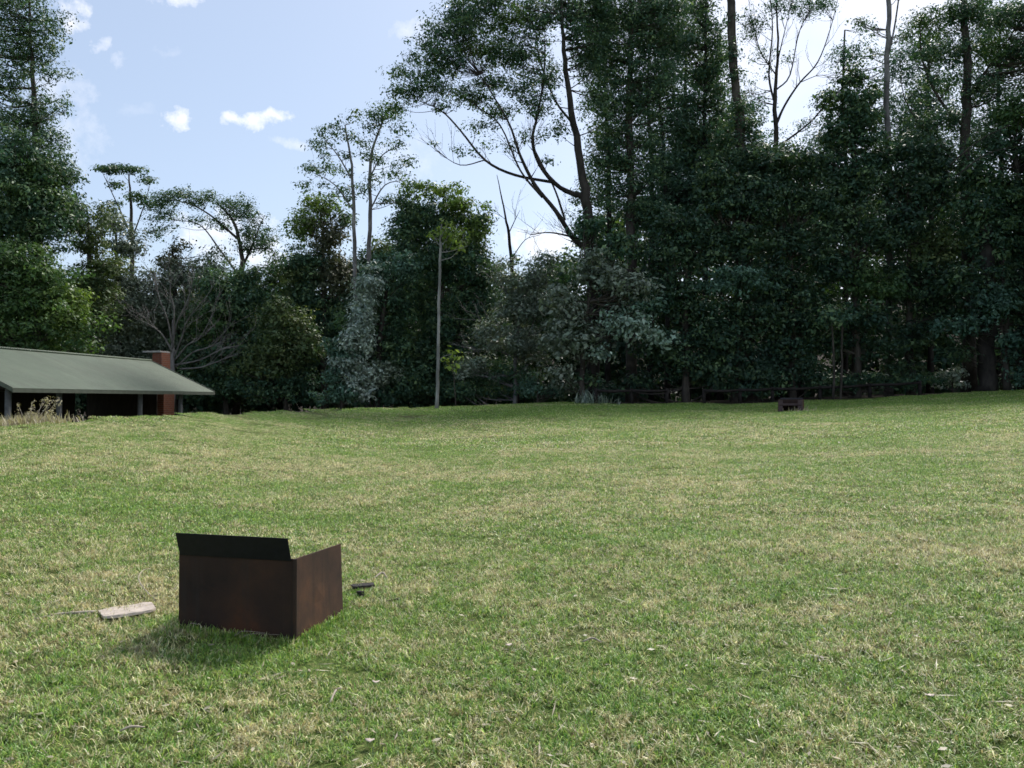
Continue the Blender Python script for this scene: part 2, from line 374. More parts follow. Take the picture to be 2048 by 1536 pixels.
a.data.foreach_set('value', lit.astype(np.float32))
g = link('ground', me, M['ground']); tag(g, kind='structure')

# ------------------------------------------------------------------ grass
def blades(n, size, w, l0, l1, seed, lie=(25, 80)):
    r = np.random.default_rng(seed)
    base = np.stack([r.uniform(-size / 2, size / 2, n), r.uniform(-size / 2, size / 2, n), r.uniform(-.006, .006, n)], 1)
    az = r.uniform(0, 2 * np.pi, n); el = np.radians(r.uniform(*lie, n)); L = r.uniform(l0, l1, n); W = w * r.uniform(.6, 1.3, n)
    # tuft structure
    ncl = max(8, n // 40); cl = r.uniform(-size / 2, size / 2, (ncl, 2)); pick = r.integers(0, ncl, n)
    use = r.random(n) < .6; base[use, :2] = cl[pick[use]] + r.normal(0, size * .035, (use.sum(), 2))
    d = np.stack([np.cos(az) * np.sin(el), np.sin(az) * np.sin(el), np.cos(el)], 1)
    side = np.stack([-np.sin(az), np.cos(az), np.zeros(n)], 1)
    a2 = az + r.uniform(0, np.pi, n); side = side * .7 + .3 * np.stack([np.cos(a2), np.sin(a2), np.zeros(n)], 1)
    mid = base + d * (L * .55)[:, None]; mid[:, 2] += L * .08
    tip = base + d * L[:, None]; tip[:, 2] -= L * .18 * np.sin(el); tip[:, 2] = np.maximum(tip[:, 2], .004)
    s = side * (W / 2)[:, None]
    q1 = np.stack([base - s, base + s, mid + s * .9, mid - s * .9], 1)
    q2 = np.stack([mid - s * .9, mid + s * .9, tip + s * .12, tip - s * .12], 1)
    V = np.concatenate([q1, q2]); tn = np.stack([r.random(n), r.uniform(.5, 1.4, n), r.random(n)], 1)
    tn[:, 0] = np.where(r.random(n) < .04, 0, tn[:, 0])
    return V, np.concatenate([tn, tn])
def patch(name, *a, **k):
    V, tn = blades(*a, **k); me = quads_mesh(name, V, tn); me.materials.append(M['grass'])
    return bpy.data.objects.new(name, me)
lods = [
    dict(y=(1.6, 7.0), tile=.36, src=[patch('grass_patch', 1900, .48, .0042, .022, .060, s) for s in (1, 2, 3, 4)]),
    dict(y=(7.0, 15.0), tile=.62, src=[patch('grass_patch', 3200, .88, .0062, .024, .048, s) for s in (5, 6, 7, 8)]),
    dict(y=(15.0, 37.0), tile=1.2, src=[patch('grass_patch', 4000, 1.75, .013, .025, .05, s) for s in (9, 10, 11)])]
pts = []; rots = []; idx = []; scl = []; off = 0; allsrc = []
for lod in lods:
    T = lod['tile']
    yv = lod['y'][0]
    while yv < lod['y'][1]:
        half = yv * .74 + 1.2
        xv = -half
        while xv < half:
            X = xv + random.uniform(-.3, .3) * T; Y = yv + random.uniform(-.3, .3) * T
            tl = float(tree_line(X, Y)); skip = Y > tl + random.uniform(-.5, .8)
            u = X / Y
            if u < -.33 and Y > 21.5 + (-.33 - u) * 0 and X < -10.5: skip = True
            if not skip:
                z = float(gz(X, Y)); e = .3
                nx_ = -(float(gz(X + e, Y)) - float(gz(X - e, Y))) / (2 * e); ny_ = -(float(gz(X, Y + e)) - float(gz(X, Y - e))) / (2 * e)
                q = Vector((0, 0, 1)).rotation_difference(Vector((nx_, ny_, 1)).normalized())
                m3 = q.to_matrix() @ Matrix.Rotation(random.uniform(0, 6.283), 3, 'Z')
                if T > 1 and math.hypot(nx_, ny_) > .26 and Y > 15.5: xv += T; continue
                if T > 1 and math.hypot(nx_, ny_) > .10:      # small patches follow the curved crest
                    for (ox, oy) in ((-.3, -.3), (.3, -.3), (-.3, .3), (.3, .3)):
                        zz = float(gz(X + ox, Y + oy)); pts.append((X + ox, Y + oy, zz)); rots.append(tuple(m3.to_euler())); idx.append(4 + random.randrange(4)); scl.append(.8)
                    xv += T; continue
                pts.append((X, Y, z)); rots.append(tuple(m3.to_euler())); idx.append(off + random.randrange(len(lod['src']))); scl.append(random.uniform(.92, 1.1))
            xv += T
        yv += T
    off += len(lod['src']); allsrc += lod['src']
me = bpy.data.meshes.new('grass'); me.from_pydata(pts, [], []); me.update()
for nm, ty, val in (('rot', 'FLOAT_VECTOR', np.array(rots).reshape(-1)), ('pick', 'INT', np.array(idx)), ('scl', 'FLOAT', np.array(scl))):
    at = me.attributes.new(nm, ty, 'POINT'); at.data.foreach_set('vector' if ty == 'FLOAT_VECTOR' else 'value', val.astype(np.int32 if ty == 'INT' else np.float32))
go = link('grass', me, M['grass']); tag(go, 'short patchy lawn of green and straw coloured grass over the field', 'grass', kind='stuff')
ng = bpy.data.node_groups.new('scatter', 'GeometryNodeTree')
ng.interface.new_socket('Geometry', in_out='INPUT', socket_type='NodeSocketGeometry'); ng.interface.new_socket('Geometry', in_out='OUTPUT', socket_type='NodeSocketGeometry')
gi = ng.nodes.new('NodeGroupInput'); gout = ng.nodes.new('NodeGroupOutput')
mp_ = ng.nodes.new('GeometryNodeMeshToPoints'); ng.links.new(gi.outputs[0], mp_.inputs['Mesh'])
g2i = ng.nodes.new('GeometryNodeGeometryToInstance')
for s in reversed(allsrc):
    oi = ng.nodes.new('GeometryNodeObjectInfo'); oi.inputs['Object'].default_value = s; oi.inputs['As Instance'].default_value = False
    ng.links.new(oi.outputs['Geometry'], g2i.inputs[0])
iop = ng.nodes.new('GeometryNodeInstanceOnPoints'); ng.links.new(mp_.outputs[0], iop.inputs['Points']); ng.links.new(g2i.outputs[0], iop.inputs['Instance'])
iop.inputs['Pick Instance'].default_value = True
def named(n, ty):
    x = ng.nodes.new('GeometryNodeInputNamedAttribute'); x.data_type = ty; x.inputs['Name'].default_value = n
    return [s for s in x.outputs if s.enabled][0]
ng.links.new(named('pick', 'INT'), iop.inputs['Instance Index']); ng.links.new(named('rot', 'FLOAT_VECTOR'), iop.inputs['Rotation']); ng.links.new(named('scl', 'FLOAT'), iop.inputs['Scale'])
ng.links.new(iop.outputs[0], gout.inputs[0])
md = go.modifiers.new('scatter', 'NODES'); md.node_group = ng
# ---- dead leaves, straw and twigs lying in the lawn
def litter_mesh(n):
    r = np.random.default_rng(5)
    Y = 2.4 + 12 * r.random(n) ** 1.3; X = r.uniform(-.72, .72, n) * Y
    z = gz(X, Y) + r.uniform(.012, .035, n); c = np.stack([X, Y, z], 1)
    az = r.uniform(0, 6.283, n); L = np.where(r.random(n) < .5, r.uniform(.02, .05, n), r.uniform(.05, .14, n)); tw = L > .05
    W = np.where(tw, .0035, L * .45); dz = r.uniform(-.25, .25, n)
    d = np.stack([np.cos(az), np.sin(az), dz], 1) * (L / 2)[:, None]; s = np.stack([-np.sin(az), np.cos(az), r.uniform(-.4, .4, n)], 1) * (W / 2)[:, None]
    bend = s * 3 * tw[:, None]
    V = np.stack([c - d, c + s + bend * r.random(n)[:, None], c + d, c - s + bend * 0], 1)
    return quads_mesh('leaf_litter', V, np.stack([r.random(n), r.uniform(.5, 1.15, n), r.random(n)], 1))
lo = link('leaf_litter', litter_mesh(2600), M['straw']); tag(lo, 'dry straw, dead leaves and small twigs scattered through the lawn', 'litter', kind='stuff')
# longer grass round the foot of the near fire pit is added below, after the pit is placed

# ------------------------------------------------------------------ fire pits
def make_pit(A, B_, C_, hz=.49, name='fire_pit', label='', flange=.125, grp='steel fire pits', front=False):
    """A: near corner, B: other end of the back plate, C: end of the right side plate (ground points)"""
    A = np.array(A); B_ = np.array(B_); C_ = np.array(C_)
    z0 = min(A[2], B_[2], C_[2]) - .03
    root = empty(name, (*((A + B_ + C_)[:2] / 3), z0)); tag(root, label, 'fire pit', grp)
    up = np.array([0, 0, 1.]); ab = (B_ - A) * [1, 1, 0]; ac = (C_ - A) * [1, 1, 0]
    L1 = np.linalg.norm(ab); L2 = np.linalg.norm(ac); ab /= L1; ac /= L2
    z1 = A[2] + hz; th = .008
    f = lambda p, z: np.array([p[0], p[1], z])
    out1 = np.cross(ab, up); out1 *= np.sign(-out1 @ ac)      # outward from the back plate
    out2 = np.cross(ac, up); out2 *= np.sign(-out2 @ ab)
    lean = -ac * 0 + out2 * (-.02)
    b = MB(); b.slab([f(A + ab * .012, z0), f(B_, z0), f(B_, z1), f(A + ab * .012, z1)], th, out1); b.build('back_plate', M['steel'], root, bevel=.0015)
    b = MB(); q = C_; b.slab([f(A, z0), f(q, z0), f(q, z1 - .02) + lean, f(A, z1)], th, out2); b.build('side_plate', M['lit_side_steel'], root, bevel=.0015)
    D = B_ + ac * L2; b = MB(); b.slab([f(B_, z0), f(D, z0), f(D, z1 - .02) - lean, f(B_, z1)], th, -out2); b.build('side_plate', M['lit_side_steel'], root, bevel=.0015)
    # corner angle iron at the near corner
    b = MB(); b.tube([f(A, z0), f(A, z1)], .013, 8); b.build('corner_post', M['steel'], root)
    # raised splash plate leaning outward over the back plate
    s0 = A + ab * .02; s1 = B_ - ab * .012; b = MB(); b.slab([f(s0, z1 - .012) + out1 * .002, f(s1, z1 - .012) + out1 * .002, f(s1, z1 + flange) + out1 * .045, f(s0, z1 + flange) + out1 * .045], -.007, out1)
    b.build('splash_plate', M['black_steel'], root, bevel=.001)
    # hot plate inside, across the pit
    zh = z0 + hz * .62; i0 = A + ab * .02 + ac * .02; b = MB()
    c0 = A + ab * (L1 / 2) + ac * (L2 * .5)
    b.slab([f(A + ab * .015 + ac * .02, zh), f(B_ - ab * .015 + ac * .02, zh), f(D - ab * .03, zh), f(C_ + ab * .03, zh)], .035, up); b.build('hot_plate', M['steel'], root, bevel=.003)
    if front:
        for e0, sg in ((C_, 1), (D, -1)):
            b = MB(); b.slab([f(e0, z0), f(e0 + ab * sg * .15, z0), f(e0 + ab * sg * .15, z1 - .02), f(e0, z1 - .02)], .01, ac); b.build('front_flange', M['pale_rust'], root)
        b = MB(); b.slab([f(C_ + ab * .15, zh - .03), f(D - ab * .15, zh - .03), f(D - ab * .15, zh + .04), f(C_ + ab * .15, zh + .04)], .01, ac); b.build('plate_lip', M['pale_rust'], root)
    return root
pa = hit(589, 1291); pb = hit(357, 1257); pc = hit(687, 1230)
zA = pa[2]; hz = 0.0
# height read from the corner
hz = P(592, 1118, pa[1])[2] - pa[2]
make_pit(pa, pb, pc, hz, label='large rust brown steel fire pit standing in the foreground lawn')
print('PIT', pa, pb, pc, hz)
far = hit(1612, 822); fy = far[1]; fl = hit(1562, 821)
W = fl - far
fz = min(fl[2], far[2])
# the far pit is open to the camera, so its back plate is on the far side
na = P(1608, 820, fy + .62); nb_ = P(1560, 820, fy + .58)
na[2] = nb_[2] = fz; nc = P(1615, 820, fy); nc[2] = fz
make_pit(nb_, na, P(1556, 820, fy)*[1,1,0]+[0,0,fz], .36, label='small distant steel fire pit near the dark trees, open side facing', flange=.05, front=True)
# loose long blades at the pit's foot
def tuft_blades(n, path, spread, l0, l1, w=.005, seed=3):
    r = np.random.default_rng(seed); path = np.array(path); k = r.random(n) * (len(path) - 1); i = k.astype(int); tt = (k - i)[:, None]
    c = path[i] * (1 - tt) + path[i + 1] * tt; c[:, :2] += r.normal(0, spread, (n, 2)); c[:, 2] = gz(c[:, 0], c[:, 1])
    az = r.uniform(0, 6.283, n); el = np.radians(r.uniform(5, 55, n)); L = r.uniform(l0, l1, n)
    d = np.stack([np.cos(az) * np.sin(el), np.sin(az) * np.sin(el), np.cos(el)], 1); s = np.stack([-np.sin(az), np.cos(az), 0 * az], 1) * (w / 2)
    mid = c + d * (L * .5)[:, None]; tip = c + d * L[:, None]; tip[:, 2] -= L * .3
    V = np.concatenate([np.stack([c - s, c + s, mid + s * .8, mid - s * .8], 1), np.stack([mid - s * .8, mid + s * .8, tip + s * .1, tip - s * .1], 1)])
    tn = np.stack([r.uniform(.3, 1, n), r.uniform(.7, 1.2, n), r.random(n)], 1); return V, np.concatenate([tn, tn])
o1 = np.array([-.03, -.05, 0]); V1, t1 = tuft_blades(1500, [pb + o1, pa + o1, pc + [.05, -.02, 0]], .04, .04, .105)
V2, t2 = tuft_blades(1200, [pa + [-.3, -.18, 0], pa + [.1, -.12, 0], pc + [.2, -.15, 0]], .13, .025, .06, seed=4)
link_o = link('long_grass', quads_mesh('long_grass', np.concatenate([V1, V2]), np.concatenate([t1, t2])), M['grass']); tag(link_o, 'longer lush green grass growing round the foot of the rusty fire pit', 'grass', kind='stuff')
r_ = MB()
for (bx, ex, h_) in ((0.12, (.05, -.05), .07), (.5, (.10, -.05), .06), (.54, (.12, -.02), .04)):
    p0 = pb * (1 - bx) + pa * bx + [-.01, -.06, 0]
    pts_, rr_ = smooth_path([p0, p0 + [ex[0] * .5, ex[1] * .3, h_ * .6], p0 + [ex[0], ex[1], h_], p0 + [ex[0] * 2.2, ex[1] * 1.3, h_ * .9]], [.0022, .002, .0016, .0008])
    r_.tube(pts_, rr_, 5)
o = r_.build('grass_stalks', M['ash']); tag(o, 'thin dry grass stalks curling up against the front of the rusty fire pit', 'grass stalks', kind='stuff')

# ------------------------------------------------------------------ wood scraps on the lawn
def board(px0, py0, px1, py1, wd, th, mat, name, label, cat, grp=None):
    a = hit(px0, py0); b = hit(px1, py1); c = (a + b) / 2; L = np.linalg.norm(b - a); rz = math.atan2(b[1] - a[1], b[0] - a[0])
    mb = MB(); n = 7
    vs = []
    for i in range(n + 1):
        x = -L / 2 + L * i / n; w0 = wd / 2 * (1 - .12 * random.random()) * (.75 if i in (0, n) else 1)
        for (yy_, zz_) in ((-w0, 0), (w0 * .95, 0), (w0 * .9, th), (-w0 * .92, th)): vs.append((x + random.uniform(-.006, .006), yy_, zz_ + random.uniform(-.002, .002)))
    fs = [(4 * i + j, 4 * i + (j + 1) % 4, 4 * i + 4 + (j + 1) % 4, 4 * i + 4 + j) for i in range(n) for j in range(4)] + [(3, 2, 1, 0), (4 * n, 4 * n + 1, 4 * n + 2, 4 * n + 3)]
    mb.add(vs, fs); me = mb.mesh(name); o = bpy.data.objects.new(name, me); C.objects.link(o); me.materials.append(mat)
    o.location = (c[0], c[1], float(gz(c[0], c[1])) + .016); o.rotation_euler = (random.uniform(-.04, .04), -math.atan2(b[2] - a[2], math.hypot(b[0] - a[0], b[1] - a[1])) - .02, rz)
    bv = o.modifiers.new('b', 'BEVEL'); bv.width = .002; return tag(o, label, cat, grp)
def stick(pp, rad, mat, name, label, cat, lift=.03, grp=None, seed=0):
    ps = []
    for i, q in enumerate(pp):
        h = hit(q[0], q[1]); h[2] += lift + (q[2] if len(q) > 2 else 0); ps.append(h)
    p, r = smooth_path(ps, rad); mb = MB(); mb.tube(p, r, 7, wob=.12); return tag(mb.build(name, mat, smooth=True), label, cat, grp)
board(200, 1236, 308, 1222, .24, .016, M['board'], 'wood_board', 'pale weathered flat board lying on grass left of the large fire pit', 'board')
stick([(192, 1231), (150, 1234), (110, 1237), (70, 1246)], [.011, .009, .006, .003], M['ash'], 'stick', 'long thin grey brown stick lying end to end with the pale board', 'stick', .02)
stick([(312, 1208), (292, 1195, .02), (277, 1180, .05), (285, 1168, .07), (300, 1158, .05)], [.003, .0035, .0035, .003, .002], M['ash'], 'curled_twig', 'pale curled twig standing in grass just above the pale board', 'twig', .02)
board(704, 1182, 748, 1178, .09, .022, M['char'], 'charred_log', 'blackened chunk of firewood lying right of the large fire pit', 'firewood')
board(716, 1195, 726, 1197, .035, .03, M['char'], 'charcoal_lump', 'small black charcoal lump just below the blackened firewood chunk', 'charcoal')
stick([(748, 1163), (765, 1156, .02), (775, 1163)], [.006, .008, .004], M['ash'], 'wood_chip', 'small pale splintered wood chip above the blackened firewood chunk', 'wood chip', .02)
stick([(772, 1210), (790, 1206), (800, 1204)], [.006, .008, .004], M['timber'], 'twig', 'short brown twig in grass to the lower right of the firewood chunk', 'twig', .02)
for (pp, lab) in (([(660, 1420), (672, 1402, .02), (684, 1398, .02)], 'short pale forked twig in the lower foreground grass below the large fire pit'),
                  ([(240, 1480), (262, 1474, .01), (290, 1472)], 'pale straw coloured twig at the bottom left of the lawn'),
                  ([(1165, 1297), (1185, 1292, .01), (1203, 1296)], 'pale brown curled bark strip in the lower middle of the lawn')):
    stick(pp, [.004, .006, .003], M['ash'], 'fallen_twig', lab, 'twig', .03)
for (px, py, lab) in ((752, 1380, 'tan dead leaf below the right corner of the large fire pit'), (740, 1500, 'pale pinkish dead leaf near the bottom edge of the lawn'), (1860, 1408, 'pale tan dead leaf at the lower right of the lawn'), (1017, 1303, 'small tan dead leaf in the lower middle of the lawn')):
    h = hit(px, py); rr = np.random.default_rng(px); n = 10; vs = []
    for i in range(n):
        a_ = 6.283 * i / n; vs.append((h[0] + .016 * math.cos(a_) * (1 + .25 * math.cos(2 * a_)), h[1] + .016 * math.sin(a_), h[2] + .034 + .003 * math.cos(2 * a_) + .004 * rr.random()))
    vs.append((h[0], h[1], h[2] + .032)); mb = MB(); mb.add(vs, [(i, (i + 1) % n, n) for i in range(n)])
    o = mb.build('dead_leaf', M['board'], smooth=True); sd_ = o.modifiers.new('s', 'SOLIDIFY'); sd_.thickness = .001; tag(o, lab, 'leaf', 'dead leaves on the lawn')

# ------------------------------------------------------------------ picnic shelter
Y0 = 22.0; kk = CH / 1.5
dv_ = np.array([.14, 1, 0]); dv_ /= np.linalg.norm(dv_); pv = np.array([-dv_[1], dv_[0], 0])      # along the eave / from eave to ridge
E0 = P(25, 776, Y0); 
# eave runs level along dv_ until it reaches px 430
s_len = .494 * Y0 * math.hypot(.14, 1)
E1 = E0 + dv_ * s_len
half = 2.83; rise = 1.29; zE = E0[2]; FLOOR = -.30
th = .07
root = empty('picnic_shelter', (*(E0 + dv_ * s_len / 2 + pv * half)[:2], FLOOR)); tag(root, 'open sided picnic shelter with green sheet gable roof at left edge behind the lawn', 'shelter')
up = np.array([0, 0, 1.])
def sp(s, w_, z): return E0 * [1, 1, 0] + dv_ * s + pv * w_ + up * z
roof = MB(); n1 = np.cross(dv_, pv * half + up * rise); n1 = n1 if n1[2] > 0 else -n1
roof.slab([sp(0, 0, zE), sp(s_len, 0, zE), sp(s_len, half, zE + rise), sp(0, half, zE + rise)], .05, n1)
n2 = np.cross(dv_, -pv * half + up * rise); n2 = n2 if n2[2] > 0 else -n2
roof.slab([sp(0, half + .004, zE + rise), sp(s_len, half + .004, zE + rise), sp(s_len, 2 * half, zE), sp(0, 2 * half, zE)], .05, n2)
ro = roof.build('roof', M['roof'], root)
b = MB(); b.tube([sp(-.02, half, zE + rise + .015), sp(s_len + .02, half, zE + rise + .015)], .05, 8); b.build('ridge_cap', M['roof'], ro, smooth=True)
M['fascia'] = mat_simple('painted_fascia', (.09, .10, .08), .7, .2, 6, .2)
for s_ in (0, s_len):
    for (w0, w1, z0, z1) in ((0, half, zE, zE + rise), (2 * half, half, zE, zE + rise)):
        b = MB(); sg = -1 if s_ == 0 else 1
        q0 = sp(s_ + sg * .02, w0, z0 - .10); q1 = sp(s_ + sg * .02, w1, z1 - .10)
        b.slab([q0, q1, q1 + up * .13, q0 + up * .13], .03 * 1, dv_ * sg); b.build('barge_board', M['fascia'], root)
b = MB(); q0 = sp(0, -.01, zE - .12); q1 = sp(s_len, -.01, zE - .12); b.slab([q0, q1, q1 + up * .11, q0 + up * .11], .03, -pv); b.build('eave_board', M['fascia'], root)
posts = [.012, .104, .2, .29, .408]
inset = .45
for i, fr in enumerate(posts):
    s_ = fr * Y0 * math.hypot(.14, 1) + .12
    for w_ in (inset, 2 * half - inset):
        b = MB(); p = sp(s_, w_, 0); zt = zE + rise * inset / half - .12
        if fr == .2 or (w_ != inset and fr not in (.012, .408)): continue
        b.tube([p + up * (FLOOR), p + up * zt], .085, 12); b.build('post', M['post'], root, smooth=True)
for w_ in (inset, 2 * half - inset):
    b = MB(); zt = zE + rise * inset / half - .12; b.box(sp(s_len / 2, w_, zt - .04 + .03), (.1, s_len - .3, .16), math.atan2(dv_[1], dv_[0]) - math.pi / 2); b.build('beam', M['timber'], root)
# dark sheet added on the far long side for interior shade; slab floor
b = MB(); q0 = sp(.1, 2 * half - .6, FLOOR); q1 = sp(s_len - 1.6, 2 * half - .6, FLOOR); b.slab([q0, q1, q1 + up * 2.2, q0 + up * 2.2], .06, -pv); b.build('shade_back_panel', M['timber'], root)
b = MB(); b.box(sp(s_len / 2, half, FLOOR - .05), (2 * half - .3, s_len - .2, .14), math.atan2(dv_[1], dv_[0]) - math.pi / 2); b.build('floor_slab', M['concrete'], root)
b = MB(); e0 = sp(s_len - .7, half * .75, FLOOR); e1 = sp(s_len - .7, 2 * half - .45, FLOOR); b.slab([e0, e1, e1 + up * 2.2, e0 + up * 2.2], .06, -dv_); b.build('shade_end_panel', M['timber'], root)  # added dark sheet that stands in for shade at the far gable
# trusses
for fr in (.02, .26, .5, .74, .98):
    s_ = fr * s_len; b = MB()
    zt = zE - .02
    b.box((sp(s_, half, zt + .06)), (2 * half - .5, .06, .12), math.atan2(dv_[1], dv_[0]) - math.pi / 2); b.box(sp(s_, half, zt + .12 + (rise - .3) / 2), (.08, .06, rise - .32), math.atan2(dv_[1], dv_[0]) - math.pi / 2); b.build('truss', M['timber'], root)
# brick chimney at the far gable end
cx_ = P(322, 800, 34.0); cx0 = cx_ * [1, 1, 0]
rzc = math.atan2(dv_[1], dv_[0]) - math.pi / 2
ch = empty('brick_chimney', (cx0[0], cx0[1], FLOOR), rzc); tag(ch, 'red brick chimney with flat grey cap rising behind the shelter roof end', 'chimney')
ztop = P(320, 706, 34.0)[2]
b = MB(); zs = zE + .1
hh = zs - FLOOR + .1
b.box((cx0[0] + .1, cx0[1], FLOOR - .1 + hh / 2), (.52, .8, hh), rzc)
b.box((cx0[0] + .04, cx0[1], zs + .12), (.52, .8, .24), rzc, taper=.86)
b.box((cx0[0], cx0[1], zs + .24 + (ztop - zs - .24) / 2), (.44, .68, ztop - zs - .24), rzc, taper=.94); b.build('brick_stack', M['brick'], ch)
b = MB(); b.box((cx0[0] - .2, cx0[1], ztop + .035), (.8, .75, .07), rzc); b.build('cap_slab', M['concrete'], ch, bevel=.01)

# ------------------------------------------------------------------ trees
FS = 1.0
def leaves(cl, rad, cnt, ls, r, flat=.25, asp=.42, droop=.25):
    """cl (k,3) clump centres, rad (k,3), cnt leaves each"""
    k = len(cl); ci = np.repeat(np.arange(k), cnt); n = len(ci)
    d = r.normal(size=(n, 3)); d /= np.linalg.norm(d, axis=1)[:, None]
    rr = r.random(n) ** .5
    # break the ball: leaves sit along a few sprays inside each clump
    p = cl[ci] + d * rr[:, None] * rad[ci]
    p += .18 * rad[ci] * np.sin(p[:, [1, 2, 0]] * 9.0)
    nrm = d * .85 + r.normal(size=(n, 3)) * .38 + np.array([0, 0, flat * 2]); nrm /= np.linalg.norm(nrm, axis=1)[:, None]
    ls = ls * .9; a = r.normal(size=(n, 3)) + np.array([0, 0, -droop * 2]) + d * .4
    a -= nrm * (a * nrm).sum(1)[:, None]; a /= (np.linalg.norm(a, axis=1)[:, None] + 1e-9); b = np.cross(nrm, a)
    L = ls * np.clip(r.lognormal(0, .3, n), .45, 2) / 2; W = L * asp * r.uniform(.8, 1.3, n)
    fold = nrm * (W * .35)[:, None]
    V = np.stack([p - a * L[:, None], p + b * W[:, None] + fold - a * (L * .15)[:, None], p + a * L[:, None], p - b * W[:, None] + fold - a * (L * .15)[:, None]], 1)
    ct = r.random(k); cv = r.uniform(.8, 1.2, k)
    tn = np.stack([np.clip(ct[ci] * .6 + r.random(n) * .5 - .05, 0, 1), cv[ci] * r.uniform(.7, 1.3, n), r.random(n)], 1)
    return V, tn
def tree(name, label, cat, Y, trunk, lobes, mat='dark', limbs=(), bk='bark', ls=.17, dens=1.0, rc=.55, flat=.25, asp=.48, droop=.25, grp=None, gap=0.0, brn=.5, seed=None, twigs=0, depth=.85, vz=.62):
    """trunk: [(px, py or None for the ground, radius)...]; lobes: (px, py, rx, ry[, dY[, mat]]) in photo pixels at distance Y, turned into metres"""
    r = np.random.default_rng(seed if seed is not None else abs(hash(label)) % 1 + len(label) * 131 + int(Y * 10) + int(trunk[0][0]))
    rnd = random.Random(int(trunk[0][0]) * 7 + int(Y))
    b0 = P(trunk[0][0], 800, Y); b0[2] = float(gz(b0[0], Y)) - .08
    root = empty(name, b0); tag(root, label, cat, grp)
    tb = MB(); tp = [b0]; tr_ = [trunk[0][2]]
    for i, q in enumerate(trunk[1:]):
        dy = q[3] if len(q) > 3 else 0
        tp.append(P(q[0], q[1], Y + dy)); tr_.append(q[2])
    # flare at the foot
    pp, rr = smooth_path(tp, tr_, 5); rr[0] *= 1.35
    for i in range(1, len(pp)): pp[i] = pp[i] + np.array([rnd.uniform(-1, 1), rnd.uniform(-1, 1), 0]) * rr[i] * .35
    tb.tube(pp, rr, 9, wob=.08)
    sk = list(zip(pp, rr)); tips = []
    for lm in limbs:
        lp = [P(q[0], q[1], Y + (q[3] if len(q) > 3 else 0)) for q in lm]; lr = [q[2] for q in lm]
        p2, r2 = smooth_path(lp, lr, 4); tb.tube(p2, r2, 7, wob=.06); sk += list(zip(p2, r2))
        for _ in range(twigs):
            i = rnd.randrange(len(p2) // 3, len(p2)); q = p2[i]; L = rnd.uniform(.6, 1.7)
            d = p2[min(i + 1, len(p2) - 1)] - p2[i - 1]; d = d / (np.linalg.norm(d) + 1e-6) + np.array([rnd.uniform(-.9, .9), rnd.uniform(-.9, .9), rnd.uniform(-.1, .9)]); d /= np.linalg.norm(d)
            e = q + d * L; mid = q + d * L * .5 + np.array([rnd.uniform(-.1, .1), rnd.uniform(-.1, .1), rnd.uniform(-.12, .05)])
            tb.tube([q, mid, e], [max(.008, r2[i] * .4), .009, .004], 4, cap=False)
            for __ in range(3):
                f_ = rnd.uniform(.3, 1); s0 = q * (1 - f_) + e * f_; d2 = d + np.array([rnd.uniform(-.8, .8), rnd.uniform(-.8, .8), rnd.uniform(-.3, .9)]); tb.tube([s0, s0 + d2 * L * .35], [.007, .003], 3, cap=False)
    skp = np.array([q[0] for q in sk]); ls = ls * (.85 if gap > .2 else 1)
    groups = {}
    for lb in lobes:
        px, py, rx, ry = lb[:4]; dy = lb[4] if len(lb) > 4 and lb[4] is not None else 0; mt = lb[5] if len(lb) > 5 else mat
        c = P(px, py, Y + dy); s = Y / F; ax = np.array([rx * s, max(.35, .5 * (rx + ry) * s * depth), ry * s])
        ax = ax * (1.25 if gap > .2 else 1.10); vol = ax[0] * ax[1] * ax[2]; k = max(3, int(1.5 * vol / (rc ** 3 * vz) * (1 - gap)))
        d = r.normal(size=(k, 3)); d /= np.linalg.norm(d, axis=1)[:, None]; rr_ = r.random(k) ** .42
        shrink = np.maximum(ax - rc * .55, ax * .55)
        cl = c + d * rr_[:, None] * shrink * (1 + .2 * r.normal(size=(k, 1)))
        gmin = gz(cl[:, 0], cl[:, 1]) + .25; cl[:, 2] = np.maximum(cl[:, 2], gmin)
        groups.setdefault(mt, []).append(cl)
    mats = []; VV_ = []; TT = []; MI = []
    for mi, (mt, cs) in enumerate(groups.items()):
        cl = np.concatenate(cs); k = len(cl)
        rad = (rc * (1.25 if gap > .2 else 1.1) * r.uniform(.45, 1.55, k))[:, None] * np.array([1, 1, vz]) * r.uniform(.8, 1.2, (k, 3))
        area = rad[:, 0] * rad[:, 1]
        cnt = np.maximum(6, (dens * FS * (.85 if gap > .2 else 1.2) * area / (ls * ls * .81 * asp * .55)).astype(int))
        V, tn = leaves(cl, rad, cnt, ls, r, flat, asp, droop)
        keep = V[:, 0, 2] > gz(V[:, 0, 0], V[:, 0, 1]) + .03; V = V[keep]; tn = tn[keep]
        VV_.append(V); TT.append(tn); MI.append(np.full(len(V), mi)); mats.append(M[mt])
        for i in range(k):
            if rnd.random() > brn: continue
            c = cl[i]; dd = skp - c; cost = np.linalg.norm(dd, axis=1) + 1.3 * np.maximum(0, dd[:, 2] + .3) + r.uniform(0, .9, len(dd))
            j = int(np.argmin(cost)); q = sk[j][0]; L = np.linalg.norm(c - q)
            if L < .25 or L > 3.2: continue
            m1 = q * .5 + c * .5 + np.array([rnd.uniform(-.1, .1), rnd.uniform(-.1, .1), -.08]) * L
            r0 = min(sk[j][1] * .5, .012 + .009 * L); p2, r2 = smooth_path([q, m1, c], [r0, r0 * .65, .006], 3)
            tb.tube(p2, r2, 4, cap=False)
    tb.build('trunk', M[bk], root, smooth=True)
    nleaf = 0
